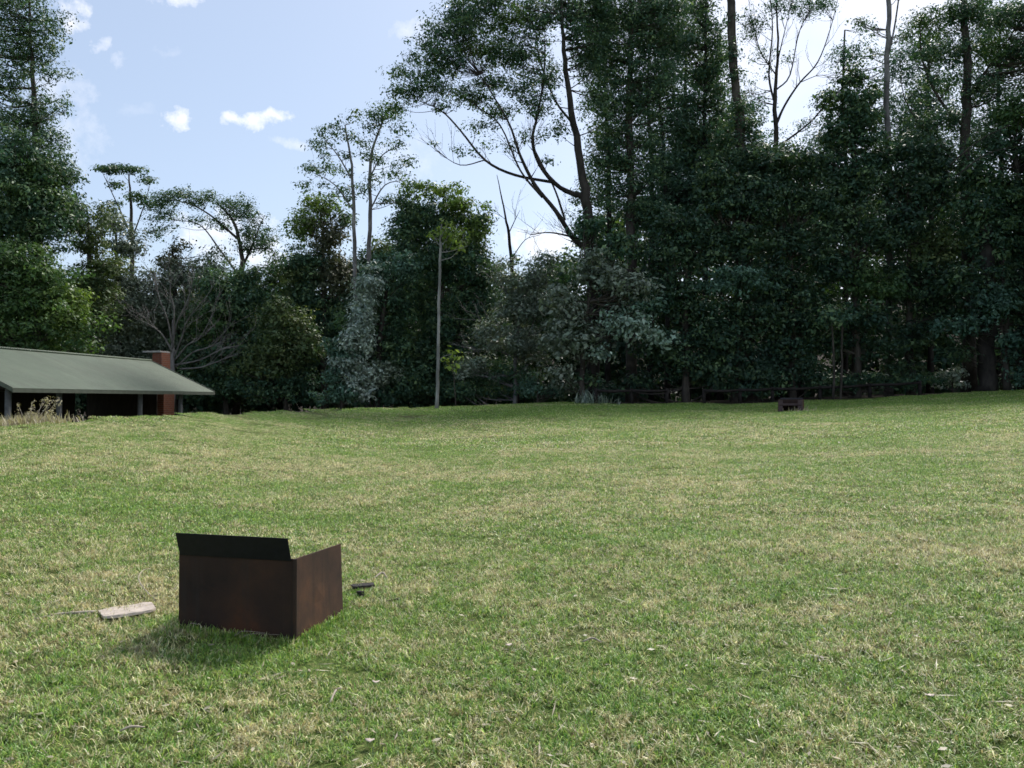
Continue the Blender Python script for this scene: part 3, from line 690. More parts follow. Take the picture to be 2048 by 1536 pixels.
    if VV_:
        V = np.concatenate(VV_); me = quads_mesh('crown', V, np.concatenate(TT)); nleaf = len(V)
        o = link('crown', me, None, root)
        for m_ in mats: me.materials.append(m_)
        me.polygons.foreach_set('material_index', np.concatenate(MI).astype(np.int32))
    global NL; NL += nleaf
    return root
NL = 0
# ---- left
tree('gum_tree', 'tall open gum tree whose leafy top fills the upper left corner', 'tree', 38.6, [(78, None, .24), (74, 520, .2), (70, 250, .13), (62, 90, .07), (58, -30, .03)],
     [(20, 20, 70, 50), (95, 55, 38, 45), (50, 100, 60, 45), (100, 150, 32, 20), (30, 170, 60, 35), (95, 215, 42, 38), (40, 240, 60, 35), (100, 275, 34, 22), (-70, 100, 60, 120), (60, 290, 60, 40)], 'dark', dens=.85, rc=.42, gap=.42, ls=.15, brn=.4)
tree('broadleaf_tree', 'dense blue green tree at left edge below the open gum top', 'tree', 37, [(30, None, .2), (35, 500, .16), (40, 380, .1)],
     [(20, 330, 95, 65), (85, 360, 55, 60, 0, 'green'), (130, 345, 30, 38, 1), (45, 430, 110, 80), (140, 420, 30, 50, 1), (-90, 420, 80, 120)], 'dark', dens=1.2, rc=.5)
tree('bushy_tree', 'bright green bushy tree standing right behind the shelter roof at left edge', 'tree', 34.5, [(70, None, .2), (75, 650, .16), (70, 560, .08)],
     [(25, 520, 80, 60), (85, 560, 70, 60), (125, 610, 50, 60, 0, 'tip'), (60, 640, 110, 60), (150, 665, 28, 50), (-60, 620, 70, 120), (90, 700, 80, 60, .8), (0, 720, 80, 50, .8)], 'green', dens=1.25, rc=.5)
tree('wattle_tree', 'olive and yellow tinged tree just right of the bright bushy tree', 'tree', 39, [(185, None, .16), (180, 560, .12), (175, 450, .06)],
     [(150, 425, 40, 42), (175, 480, 45, 45), (195, 540, 50, 50), (165, 590, 50, 50), (205, 430, 22, 26, 0, 'olive'), (200, 620, 45, 60)], 'olive', dens=1.0, rc=.45, ls=.14)
tree('grey_tree', 'grey green tree between the olive tinged tree and the flat topped tree', 'tree', 42, [(238, None, .16), (235, 600, .13), (232, 470, .06)],
     [(225, 440, 32, 38), (250, 490, 42, 42), (240, 560, 52, 50), (225, 640, 60, 60), (275, 620, 50, 60), (250, 710, 60, 40)], 'grey', dens=1.0, rc=.5)
tree('flat_topped_tree', 'slender distant tree with flat layered top against the sky at left', 'tree', 50, [(266, None, .16), (264, 520, .13), (262, 420, .09), (258, 350, .04)],
     [(255, 338, 55, 11), (215, 340, 28, 8), (295, 362, 26, 11), (235, 366, 30, 9), (275, 392, 34, 10), (230, 405, 24, 8), (300, 412, 24, 12)], 'dark', ls=.17, dens=.9, rc=.5, gap=.15, brn=1, vz=.35, limbs=[[(263, 470, .05), (240, 420, .04), (205, 345, .015)], [(263, 480, .05), (285, 420, .035), (300, 370, .012)]])
tree('airy_tree', 'open crowned tree arching against the sky between flat topped tree and twin gums', 'tree', 45, [(470, None, .2), (478, 600, .17), (484, 520, .13), (470, 450, .08), (440, 410, .04)],
     [(325, 400, 34, 22), (365, 392, 40, 20), (415, 400, 40, 20), (465, 412, 40, 25), (505, 440, 34, 32), (535, 480, 20, 34), (500, 485, 34, 24), (440, 445, 30, 16), (335, 435, 34, 24), (310, 465, 24, 24), (395, 440, 26, 12), (545, 530, 14, 30)], 'dark',
     limbs=[[(482, 540, .09), (505, 490, .06), (520, 450, .03), (530, 430, .012)], [(478, 480, .08), (420, 430, .05), (370, 405, .03), (320, 400, .012)], [(484, 560, .07), (440, 500, .05), (400, 450, .03), (350, 440, .012)], [(484, 500, .05), (545, 500, .03), (550, 540, .012)]], dens=.85, rc=.42, gap=.35, ls=.15, brn=.9)
tree('scrubby_tree', 'purplish grey scrubby tree rising behind the bare branched tree', 'tree', 43, [(352, None, .16), (350, 600, .12), (345, 500, .06)],
     [(345, 515, 30, 38, 0, 'brown'), (325, 570, 45, 45), (375, 560, 45, 50), (350, 630, 60, 50), (420, 540, 40, 40), (330, 690, 60, 50)], 'grey', dens=1.0, rc=.45)
tree('olive_tree', 'brownish olive tree below the open arching crown', 'tree', 41, [(452, None, .16), (450, 650, .13), (445, 560, .06)],
     [(440, 575, 55, 45), (480, 620, 60, 55), (425, 650, 60, 55, 0, 'green'), (470, 710, 75, 60), (400, 730, 60, 50, .5), (500, 560, 40, 40), (440, 775, 80, 40)], 'dark', dens=1.15, rc=.5)
tree('drooping_tree', 'low drooping olive brown tree left of the grey green bush', 'tree', 39, [(575, None, .14), (570, 700, .1), (565, 620, .05)],
     [(560, 640, 50, 50, 0, 'olive'), (600, 690, 50, 55), (545, 720, 60, 55), (580, 770, 60, 40, 0, 'dark'), (520, 780, 50, 35, 0, 'dark')], 'olive', dens=1.15, rc=.48)
# bare tree
bl = []
for (a, b, c2, d2) in (((352, 735), (385, 705), (425, 690), (470, 640)), ((350, 720), (375, 690), (400, 675), (430, 620)), ((345, 700), (352, 650), (375, 600), (390, 545)), ((345, 690), (335, 640), (320, 600), (310, 560)),
                       ((350, 730), (400, 720), (440, 700), (480, 690)), ((348, 715), (365, 670), (375, 640), (415, 590)), ((345, 705), (325, 670), (300, 650), (280, 640)), ((345, 680), (348, 620), (340, 580), (350, 540)), ((360, 738), (400, 735), (430, 725), (455, 715))):
    bl.append([(*a, .045, 0), (*b, .035, -.4), (*c2, .022, -.8), (*d2, .008, -1.0)])
tree('bare_tree', 'leafless grey branched tree arching up behind the chimney', 'tree', 37.5, [(342, None, .13), (345, 740, .11), (346, 690, .07), (346, 640, .03)], [], limbs=bl, bk='bark_grey', twigs=9)
tree('round_topped_tree', 'tall leafy tree with lighter green top left of the twin slender gums', 'tree', 43, [(650, None, .2), (648, 600, .15), (645, 450, .07)],
     [(640, 412, 48, 34, 0, 'tip'), (605, 455, 38, 34, 0, 'tip'), (655, 470, 45, 45, 0, 'brown'), (690, 440, 24, 30), (615, 530, 50, 50), (670, 550, 50, 55, 0, 'brown'), (620, 600, 55, 50), (670, 640, 50, 60), (590, 560, 30, 50, 0, 'olive')], 'dark', dens=1.1, rc=.48)
tree('slender_gum', 'left of twin slender gums with thin pale trunk and flat leafy layers', 'tree', 38, [(712, None, .1), (712, 650, .1), (708, 450, .085), (703, 330, .06), (690, 250, .03)],
     [(640, 258, 26, 12), (672, 248, 26, 12), (655, 285, 32, 11), (625, 340, 22, 13), (655, 330, 32, 11), (690, 312, 28, 10), (700, 275, 18, 10), (640, 368, 20, 9), (690, 380, 26, 8), (715, 232, 24, 12), (630, 290, 26, 9), (680, 345, 34, 9), (610, 370, 14, 14), (665, 265, 40, 8), (700, 395, 24, 8), (650, 310, 20, 8)], 'dark', bk='bark_grey', ls=.13, dens=.72, rc=.44, gap=.0, brn=.8, vz=.6, grp='twin slender gums',
     limbs=[[(706, 420, .04), (670, 370, .03), (625, 345, .01)], [(704, 360, .04), (675, 310, .03), (635, 262, .01)]])
tree('slender_gum', 'right of twin slender gums reaching higher, crown against the sky', 'tree', 38.6, [(735, None, .12), (737, 600, .11), (740, 430, .095), (742, 320, .065), (762, 250, .04), (778, 215, .02)],
     [(750, 222, 34, 14), (785, 222, 30, 20, 0, 'green'), (735, 255, 30, 12), (790, 290, 30, 10), (765, 320, 26, 9), (735, 310, 24, 9), (795, 345, 26, 10), (815, 370, 16, 14), (755, 360, 28, 9), (770, 400, 18, 8), (760, 240, 46, 10), (800, 255, 20, 10), (815, 320, 18, 12), (720, 280, 24, 8), (790, 325, 34, 9), (735, 380, 26, 8), (800, 400, 22, 8)], 'dark', bk='bark_grey', ls=.13, dens=.72, rc=.44, gap=.0, brn=.8, vz=.6, grp='twin slender gums',
     limbs=[[(740, 420, .045), (770, 370, .03), (815, 360, .01)], [(742, 350, .04), (765, 310, .03), (800, 290, .01)]])
tree('dome_tree', 'large rounded dark green tree in the middle with lighter leaf tips', 'tree', 39.5, [(890, None, .26), (885, 650, .2), (880, 480, .1)],
     [(865, 380, 55, 30, 0, 'tip'), (825, 425, 48, 40), (920, 410, 50, 34, -.5, 'tip'), (870, 450, 70, 50), (950, 480, 38, 50, 0, 'tip'), (905, 480, 50, 24, -1.6, 'tip'), (820, 490, 50, 44), (890, 530, 100, 60), (960, 560, 40, 60), (840, 600, 60, 60), (920, 630, 85, 60), (880, 700, 100, 60), (960, 700, 50, 60), (890, 770, 110, 42), (985, 640, 36, 60, -.5), (995, 720, 36, 50, -.5), (805, 455, 30, 40), (965, 440, 30, 34)], 'dark', dens=1.35, rc=.5, limbs=[[(885, 560, .07), (840, 470, .04), (820, 420, .015)], [(884, 540, .07), (930, 460, .04), (945, 430, .015)]])
tree('vine_draped_tree', 'tree draped in silvery vine leaves left of the rounded dark tree', 'tree', 36.5, [(752, None, .16), (760, 680, .13), (775, 560, .06)],
     [(800, 535, 55, 36, 0, 'blue'), (755, 560, 40, 42, 0, 'blue'), (735, 590, 28, 36, -.4), (722, 645, 30, 46, -.7), (706, 705, 32, 44, -.7), (722, 765, 42, 42, -.7), (742, 560, 24, 40, -.8), (728, 620, 28, 40, -1), (714, 680, 32, 40, -1), (700, 740, 32, 36, -1), (780, 620, 50, 55, .8, 'dark'), (770, 700, 55, 55, .6, 'dark'), (760, 745, 45, 30, -.3, 'grey'), (810, 770, 55, 40, .4, 'dark'), (740, 790, 50, 24, 0, 'blue')], 'silver', dens=1.2, rc=.38, ls=.16, bk='bark_dark', brn=.2)
tree('leafy_bush', 'grey green bush at the lawn edge left of the vine draped tree', 'bush', 35.5, [(682, None, .08), (684, 740, .06), (684, 680, .03)],
     [(690, 645, 22, 26, 0, 'green'), (672, 690, 26, 30), (695, 720, 26, 34), (662, 755, 28, 28), (690, 785, 42, 28), (650, 795, 22, 18)], 'blue', dens=1.25, rc=.34, ls=.15)
tree('forest_tree', 'dull green tree seen through the gap below the twin slender gums', 'tree', 44.5, [(745, None, .16), (745, 620, .13), (742, 540, .06)],
     [(735, 520, 40, 34), (770, 500, 34, 34, 0, 'olive'), (720, 560, 50, 44), (700, 610, 50, 50), (760, 600, 60, 60), (710, 680, 50, 60)], 'dark', dens=1.1, rc=.5)
tree('forest_tree', 'dull green tree filling between the arching crown and the tree with lighter top', 'tree', 46.5, [(560, None, .16), (560, 640, .13), (560, 560, .06)],
     [(560, 550, 34, 40), (540, 590, 50, 40), (590, 600, 40, 50), (500, 570, 34, 26), (550, 650, 80, 50), (400, 600, 60, 40), (330, 610, 60, 40)], 'olive', dens=1.1, rc=.5)
# sapling standing alone at the crest
SY = 29.0
tree('slender_sapling', 'lone straight thin trunked sapling before the rounded dark tree', 'tree', SY, [(873, None, .062), (876, 700, .056), (879, 560, .050), (881, 480, .04), (884, 440, .018)],
     [(884, 458, 17, 9), (905, 470, 18, 8), (868, 470, 14, 7), (915, 498, 22, 6), (892, 446, 14, 7), (925, 462, 12, 8)], 'fresh', bk='bark_pale', ls=.16, dens=.5, rc=.28, brn=1, vz=.5,
     limbs=[[(880, 505, .018), (900, 503, .012), (935, 492, .006)], [(877, 720, .012), (890, 712, .01), (905, 708, .006)]])
tree('young_shrub', 'light yellow green leaf spray low beside the lone sapling', 'shrub', SY + 2.0, [(912, None, .02), (908, 760, .016), (904, 720, .01)],
     [(900, 705, 14, 7), (892, 722, 12, 7), (912, 718, 12, 9), (905, 735, 9, 6)], 'fresh', ls=.17, dens=.45, rc=.24, brn=1)
tree('dead_snag', 'thin dead pointed snag rising between the rounded tree and the leaning gum', 'tree', 41, [(1035, None, .12), (1022, 520, .09), (1010, 430, .05), (994, 350, .015)], [(1030, 520, 22, 18)], 'dark', bk='bark_dark', dens=.6, rc=.35,
     limbs=[[(1016, 470, .03), (1030, 440, .02), (1040, 420, .008)], [(1022, 520, .03), (1050, 480, .02), (1080, 470, .006)], [(1012, 440, .02), (1000, 430, .006)]], twigs=3)
tree('twiggy_shrub', 'grey twiggy shrub with sparse leaves between rounded tree and leaning gum', 'shrub', 36, [(1030, None, .1), (1032, 700, .08), (1045, 580, .04)],
     [(1015, 560, 34, 36), (1060, 560, 45, 40), (1090, 520, 34, 26), (1030, 620, 55, 45), (985, 670, 50, 42), (1050, 690, 60, 50), (950, 730, 45, 32), (1010, 750, 70, 45, .4, 'dark'), (1080, 600, 40, 60), (940, 780, 60, 25, .5, 'dark')], 'grey', dens=.95, rc=.42, ls=.14, gap=.1, bk='bark_grey', brn=.45, twigs=6,
     limbs=[[(1050, 690, .03), (1075, 620, .02), (1095, 560, .01)], [(1040, 700, .03), (1000, 650, .02), (950, 640, .01)], [(1040, 680, .03), (1020, 600, .02), (990, 560, .01)], [(1040, 720, .03), (990, 700, .02), (940, 700, .008)], [(1040, 640, .03), (1060, 560, .02), (1085, 510, .008)]])
tree('leaning_gum', 'big open gum with dark curving limbs reaching left over the sky', 'tree', 34.5, [(1190, None, .27), (1182, 560, .25), (1175, 420, .21), (1160, 320, .17), (1140, 200, .13), (1128, 100, .09), (1122, -20, .05)],
     [(795, 140, 26, 22, -1), (815, 185, 36, 26, -1), (790, 215, 22, 22, -1, 'green'), (860, 100, 45, 36, -.8), (845, 150, 34, 26, -.8), (905, 60, 48, 36, -.5), (900, 130, 44, 30, -.5), (960, 95, 50, 36, 0, 'green'), (940, 30, 50, 36, 0), (1010, 50, 46, 34, 0, 'green'), (985, 160, 40, 26), (930, 190, 44, 20, -.5), (880, 215, 26, 14, -.8),
      (1050, 110, 46, 40, .4), (1075, 30, 46, 44, .4), (1040, 180, 42, 28, .3), (1000, 220, 40, 16), (1070, 210, 30, 24), (965, 250, 34, 12), (1010, 290, 34, 10), (870, 290, 22, 12, -1), (920, 300, 26, 10, -1, 'blue'), (1100, 160, 26, 40), (1120, 250, 18, 26), (1150, 60, 26, 40), (1090, 320, 24, 12), (1190, 20, 50, 50, 1), (1180, 110, 40, 46, 1), (1130, 20, 40, 40, .5), (1200, 200, 26, 40, 1.2), (1010, 110, 40, 30), (870, 170, 40, 20, -1), (920, 30, 26, 30), (1060, 270, 30, 16), (960, 200, 40, 14), (990, 0, 60, 30)],
     'dark', bk='bark_dark', dens=.95, rc=.36, gap=.27, ls=.14, brn=.4, vz=.6, twigs=7,
     limbs=[[(1172, 395, .13), (1120, 375, .10), (1080, 330, .085), (1065, 280, .07), (1075, 230, .055), (1088, 150, .04), (1090, 60, .02)],
            [(1110, 365, .07), (1030, 350, .06, -.4), (970, 320, .05, -.6), (920, 260, .04, -.8), (880, 220, .03, -1), (820, 195, .015, -1.2)],
            [(1142, 470, .11), (1110, 420, .095, -.3), (1070, 370, .08, -.6), (1040, 310, .06, -.6), (1015, 240, .04, -.6), (960, 150, .02, -.6)],
            [(1085, 395, .05, -.5), (1040, 340, .04, -.9), (1000, 250, .03, -1), (950, 210, .018, -1)],
            [(1130, 440, .05, .4), (1110, 380, .04, .8), (1080, 320, .03, 1), (1060, 280, .015, 1.2)],
            [(1165, 480, .05, -.5), (1150, 475, .05, -.5), (1100, 465, .03, -.8), (1060, 470, .012, -1)],
            [(1148, 250, .06), (1110, 200, .045, .5), (1080, 120, .03, .8), (1070, 40, .015, 1)],
            [(970, 320, .03, -.6), (920, 330, .02, -1), (870, 300, .01, -1.3)], [(1182, 500, .12), (1162, 490, .11), (1140, 470, .10)]])
# ---- right hand forest
tree('big_leaf_shrub', 'large shrub with pale glossy leaves at the left corner of the dark forest', 'shrub', 32.6, [(1165, None, .12), (1165, 700, .1), (1180, 580, .05)],
     [(1130, 610, 46, 52), (1185, 545, 55, 50), (1110, 680, 38, 48), (1165, 680, 60, 52), (1250, 570, 60, 50), (1230, 490, 60, 40, .8, 'dark'), (1120, 745, 40, 30), (1250, 650, 50, 36, -.6, 'pale'), (1310, 670, 40, 22, -.6, 'pale'), (1205, 705, 30, 26, -.6, 'pale'), (1290, 600, 50, 50, .4, 'blue'), (1180, 455, 46, 34, 1, 'dark'), (1170, 760, 46, 22, .4, 'dark')], 'grey', dens=.95, rc=.42, ls=.19, asp=.5)
tree('column_tree', 'tall dense column shaped tree thick with leaves right of the leaning gum', 'tree', 36.5, [(1265, None, .26), (1262, 500, .22), (1258, 250, .16), (1262, 60, .1), (1262, -60, .05)],
     [(1270, 10, 85, 50), (1215, 60, 40, 30), (1310, 70, 60, 45), (1250, 110, 60, 40), (1225, 160, 42, 30), (1285, 160, 60, 40), (1255, 210, 60, 36), (1230, 265, 46, 34), (1290, 270, 40, 34), (1250, 320, 64, 32), (1215, 370, 40, 26), (1290, 360, 44, 30), (1250, 410, 60, 34), (1310, 420, 50, 34), (1330, 20, 46, 36), (1210, 310, 36, 40), (1215, 210, 36, 40), (1200, 110, 30, 40), (1320, 180, 34, 60)], 'dark', dens=1.0, rc=.42, gap=.34, ls=.15, brn=.7)
tree('thin_tree', 'thin dark stemmed tree between the column tree and the vine clad trunk', 'tree', 38, [(1335, None, .12), (1332, 400, .1), (1320, 220, .07), (1315, 90, .03)],
     [(1340, 150, 24, 28), (1350, 240, 30, 26), (1330, 320, 40, 30), (1370, 200, 26, 26), (1370, 380, 50, 40), (1350, 90, 30, 40), (1330, 440, 60, 40)], 'blue', bk='bark_dark', dens=1.0, rc=.36, gap=.24, brn=.9)
tree('speckled_tree', 'sparse leaved dark stemmed tree just left of the vine clad trunk', 'tree', 38.5, [(1412, None, .14), (1410, 400, .12), (1410, 180, .09), (1412, -20, .06)],
     [(1395, 20, 40, 40), (1380, 90, 40, 36), (1430, 70, 24, 34), (1400, 150, 36, 30), (1385, 210, 40, 30), (1430, 190, 26, 36), (1400, 270, 48, 30), (1380, 330, 46, 34), (1430, 320, 36, 36), (1410, 390, 60, 36), (1440, 250, 34, 50), (1365, 280, 34, 50), (1430, 130, 30, 40)], 'dark', bk='bark_dark', dens=1.0, rc=.36, gap=.3, brn=.9)
tree('vine_clad_tree', 'thick straight trunk wrapped in climbing leaves reaching past the top', 'tree', 35.5, [(1500, None, .26), (1492, 420, .24), (1480, 250, .21), (1466, 100, .19), (1460, -60, .17)],
     [(1462, 100, 18, 26, -.2), (1470, 150, 18, 26, -.2), (1478, 210, 22, 30, -.2), (1486, 270, 40, 34), (1475, 330, 50, 30), (1520, 300, 30, 30), (1462, 40, 14, 24, .2), (1500, 370, 60, 36), (1510, 330, 60, 36), (1440, 300, 40, 50), (1490, 240, 40, 24), (1540, 360, 50, 44)], 'dark', bk='bark', dens=.8, rc=.32, ls=.13)
tree('spreading_tree', 'fine branched nearly bare tree against the bright cloud right of vine clad trunk', 'tree', 36, [(1556, None, .15), (1556, 420, .13), (1552, 300, .11), (1550, 200, .09), (1556, 100, .05), (1552, -20, .03)],
     [(1580, 10, 50, 20, 0, 'blue'), (1640, 15, 50, 16, 0, 'blue'), (1500, 50, 30, 30), (1520, 110, 26, 20), (1535, 140, 14, 20), (1500, 180, 20, 16, 0, 'brown'), (1580, 115, 12, 8), (1640, 200, 20, 16), (1620, 250, 26, 16, 0, 'blue'), (1550, 320, 50, 36), (1600, 340, 46, 36)], 'dark', bk='bark_dark', dens=.5, rc=.32, gap=.3, ls=.12, brn=1, twigs=10,
     limbs=[[(1552, 250, .07), (1570, 210, .05), (1600, 165, .04), (1635, 125, .03), (1660, 60, .02), (1680, -20, .01)], [(1550, 210, .05), (1538, 150, .045), (1545, 60, .03), (1540, -20, .015)], [(1552, 180, .04), (1580, 150, .03), (1600, 60, .02), (1640, -10, .01)],
            [(1568, 285, .05), (1620, 245, .04), (1655, 205, .03), (1690, 170, .012)], [(1552, 150, .03), (1520, 100, .022), (1500, 20, .01)], [(1600, 165, .02), (1640, 150, .014), (1665, 160, .006)], [(1556, 120, .03), (1570, 60, .02), (1590, -20, .01)]])
tree('dense_dark_tree', 'dense dark domed tree between the bare spreading tree and the pale pole trunk', 'tree', 36, [(1712, None, .2), (1710, 400, .16), (1705, 250, .08)],
     [(1700, 160, 36, 28), (1740, 180, 34, 36), (1675, 205, 36, 34), (1720, 235, 60, 45), (1680, 280, 54, 44), (1740, 310, 56, 50), (1650, 340, 50, 40), (1700, 370, 80, 50)], 'dark', dens=1.3, rc=.42)
tree('pale_trunk_gum', 'gum with straight smooth pale grey trunk rising out of the dark forest', 'tree', 36.4, [(1778, None, .15), (1779, 400, .14), (1776, 300, .135), (1773, 150, .12), (1777, 60, .11), (1776, -60, .09)],
     [(1800, -30, 40, 30), (1740, 60, 14, 14), (1720, 40, 20, 12), (1810, 70, 16, 20), (1745, 110, 14, 14)], 'dark', bk='bark_grey', dens=.6, rc=.3, ls=.12, limbs=[[(1776, 110, .05), (1788, 60, .04), (1800, -20, .03)], [(1720, 150, .0001), (1719, 150, .0001)]][:1], brn=1)
tree('corner_gum', 'tall open gum with thick dark trunk filling the upper right corner', 'tree', 36.5, [(1938, None, .28), (1936, 420, .25), (1932, 250, .21), (1932, 100, .17), (1926, -40, .12)],
     [(1850, 50, 34, 34, 0, 'green'), (1895, 30, 46, 36), (1960, 25, 50, 36), (2030, 30, 46, 40), (1850, 110, 30, 24), (1900, 100, 44, 36), (1970, 100, 50, 36, 0, 'green'), (2030, 110, 40, 40), (1890, 165, 44, 28), (1960, 180, 46, 36), (1830, 190, 28, 30), (1850, 250, 34, 40), (1900, 240, 40, 34), (2110, 100, 60, 120), (1830, 310, 40, 40)], 'dark', dens=.95, rc=.42, gap=.3, ls=.15, brn=.9,
     limbs=[[(1934, 260, .08), (1880, 200, .06), (1845, 120, .04), (1840, 40, .02)], [(1933, 200, .08), (1980, 130, .05), (2030, 60, .02)], [(1935, 330, .06), (1870, 280, .04), (1810, 200, .02), (1800, 100, .01)]])
tree('edge_tree', 'dense green tree at the right edge below the open corner gum', 'tree', 34.5, [(2050, None, .22), (2045, 500, .18), (2030, 300, .1)],
     [(2030, 230, 50, 46, 0, 'green'), (1985, 290, 50, 44), (2050, 310, 50, 50), (1960, 360, 60, 46), (2030, 400, 70, 56), (1975, 450, 60, 46), (2040, 500, 60, 60), (2120, 380, 70, 160)], 'dark', dens=1.2, rc=.48,
     limbs=[[(1900, 330, .03, -1.5), (1960, 280, .025, -1.7), (2020, 250, .015, -1.8)], [(1915, 350, .03, -1.4), (1970, 310, .02, -1.7), (2040, 290, .01, -1.8)]])
bt = 'open backing trees of the right hand forest'
for (px, Yd, lab, lob) in ((1215, 42, 'open backing tree between the leaning gum and the column tree', [(1200, 60, 44, 60), (1190, 170, 40, 60), (1215, 280, 44, 60), (1200, 390, 60, 60)]),
        (1300, 43, 'open backing tree right behind the column tree', [(1320, 40, 50, 50), (1330, 140, 46, 60), (1310, 250, 60, 60), (1330, 360, 70, 60)]),
        (1375, 42, 'open backing tree between the thin tree and the speckled tree', [(1385, 60, 40, 60), (1370, 180, 46, 60), (1380, 290, 50, 60), (1390, 400, 70, 60)]),
        (1440, 43.5, 'open backing tree left behind the vine clad trunk', [(1430, 120, 36, 60), (1440, 230, 50, 50), (1500, 220, 34, 50), (1530, 310, 50, 44), (1440, 330, 60, 50)]),
        (1690, 43, 'thin distant tree showing over the dense dark dome', [(1700, 110, 44, 30), (1730, 60, 30, 20), (1790, 150, 40, 50), (1640, 280, 40, 40), (1800, 240, 50, 60)]),
        (1601, 41, 'dense backing tree behind the small distant fire pit', [(1600, 480, 70, 60), (1560, 540, 60, 60), (1640, 540, 60, 60), (1600, 620, 80, 60), (1600, 430, 50, 50)]),
        (1860, 43, 'open backing tree left of the thick corner gum trunk', [(1840, 100, 50, 60), (1870, 200, 60, 60), (1820, 280, 60, 50), (1880, 300, 60, 50)]),
        (2000, 42, 'open backing tree right of the thick corner gum trunk', [(1990, 40, 60, 50), (2000, 140, 60, 60), (2030, 230, 60, 60), (1960, 260, 60, 60)])):
    tree('backing_tree', lab, 'tree', Yd, [(px, None, .15), (px + 4, 400, .12), (px - 4, 200, .08), (px, 60, .04)][:4 if px != 1601 else 2], lob, 'dark' if px % 2 else 'blue', bk='bark_dark', dens=.75 if px != 1601 else 1.2, rc=.46, gap=.52 if px != 1601 else 0, ls=.16, brn=.6, grp=bt)
fm = 'trees of the dark forest front'
tree('forest_tree', 'dark leafy forest tree just right of the pale glossy leaved shrub', 'tree', 33.6, [(1372, None, .16), (1370, 650, .13), (1375, 480, .06)],
     [(1360, 460, 60, 44), (1330, 520, 60, 45), (1410, 500, 60, 50), (1350, 600, 70, 55), (1410, 640, 60, 55), (1330, 700, 70, 44), (1400, 740, 70, 40), (1290, 760, 50, 26, .8), (1220, 780, 60, 20, 1)], 'deep', dens=1.15, rc=.46, ls=.17)
tree('forest_tree', 'dark forest tree below the vine clad trunk with layered blue green sprays', 'tree', 33.8, [(1470, None, .16), (1475, 650, .13), (1470, 480, .06)],
     [(1430, 360, 50, 44), (1500, 380, 56, 40), (1450, 410, 60, 44), (1500, 430, 60, 44), (1470, 490, 70, 45), (1490, 560, 66, 30, -.9, 'blue'), (1440, 570, 34, 20, -1, 'blue'), (1500, 620, 70, 50), (1450, 680, 70, 50), (1500, 740, 70, 40)], 'deep', dens=1.1, rc=.44, ls=.17, vz=.45)
tree('forest_tree', 'dark forest tree directly behind the small distant fire pit', 'tree', 34.2, [(1585, None, .16), (1585, 650, .13), (1580, 480, .06)],
     [(1550, 320, 70, 44), (1620, 330, 50, 44), (1560, 400, 66, 50), (1620, 400, 50, 44), (1580, 480, 80, 50), (1570, 560, 80, 50), (1600, 640, 80, 50), (1560, 700, 70, 44), (1610, 740, 60, 34)], 'deep', dens=1.15, rc=.46, ls=.17)
tree('forest_tree', 'dark forest tree above the pair of thin pale stems', 'tree', 34.0, [(1715, None, .15), (1712, 650, .12), (1708, 520, .06)],
     [(1690, 440, 70, 50), (1740, 480, 60, 46), (1680, 530, 70, 46), (1740, 570, 64, 44, -.4, 'green'), (1700, 630, 80, 44), (1660, 680, 50, 30), (1750, 690, 50, 34)], 'deep', dens=1.1, rc=.46, ls=.17)
tree('forest_tree', 'dark forest tree below the pale pole trunk', 'tree', 34.8, [(1822, None, .17), (1820, 650, .14), (1818, 450, .06)],
     [(1810, 300, 46, 44), (1870, 320, 50, 50), (1800, 360, 60, 50), (1860, 380, 60, 50), (1820, 450, 80, 50), (1870, 500, 60, 50, -.3, 'olive'), (1810, 560, 70, 50), (1870, 610, 60, 46), (1820, 670, 66, 40), (1790, 730, 50, 30)], 'deep', dens=1.1, rc=.46, ls=.17)
tree('forest_tree', 'leafy forest tree at the lower right over the thick black trunk', 'tree', 33.4, [(2015, None, .15), (2012, 650, .12), (2005, 560, .06)],
     [(1930, 560, 60, 44), (1980, 600, 64, 44, -.4, 'blue'), (2040, 590, 50, 60), (1930, 650, 60, 30, -.5, 'blue'), (2030, 680, 46, 50, 0, 'blue'), (2040, 750, 36, 30, 0, 'blue'), (1900, 700, 40, 30), (2110, 650, 60, 120)], 'deep', dens=1.15, rc=.44, ls=.17, flat=.4)
tree('thick_trunk_tree', 'thick black trunked tree standing at the lawn edge at lower right', 'tree', 33.4, [(1972, None, .36), (1972, 700, .33), (1974, 600, .3), (1976, 450, .24)], [(1980, 480, 60, 50), (1950, 420, 50, 50)], 'dark', bk='bark_dark', dens=1.0)
tree('leafy_bush', 'low sunlit leafy bush glowing left of the thick black trunk', 'bush', 34.2, [(1905, None, .04), (1905, 770, .03), (1905, 750, .02)],
     [(1890, 755, 26, 16), (1920, 745, 22, 18), (1875, 770, 20, 9), (1915, 768, 26, 8)], 'silver', dens=.8, rc=.28, ls=.14)
for (px, lab) in ((1666, 'left of the pair of thin pale stems in the dark forest'), (1681, 'right of the pair of thin pale stems in the dark forest')):
    tree('pole_sapling', lab, 'tree', 32.6, [(px, None, .05), (px + 2, 740, .045), (px + (4 if px > 1670 else -2), 640, .035)], [(px, 630, 30, 22)], 'dark', bk='bark', dens=1, grp='pair of thin stems')
tree('leafy_bush', 'low dark bush between the log barrier and the small distant fire pit', 'bush', 33.6, [(1480, None, .04), (1480, 770, .03), (1480, 740, .02)],
     [(1440, 765, 40, 24), (1490, 775, 36, 18), (1530, 770, 40, 22)], 'dark', dens=1.1, rc=.34, ls=.15)
tree('leafy_bush', 'low shadowy bush along the forest foot right of the small distant fire pit', 'bush', 34, [(1720, None, .04), (1720, 765, .03), (1720, 740, .02)],
     [(1670, 765, 50, 20), (1730, 760, 50, 22), (1790, 765, 50, 18), (1850, 760, 40, 18)], 'dark', dens=1.1, rc=.34, ls=.15)
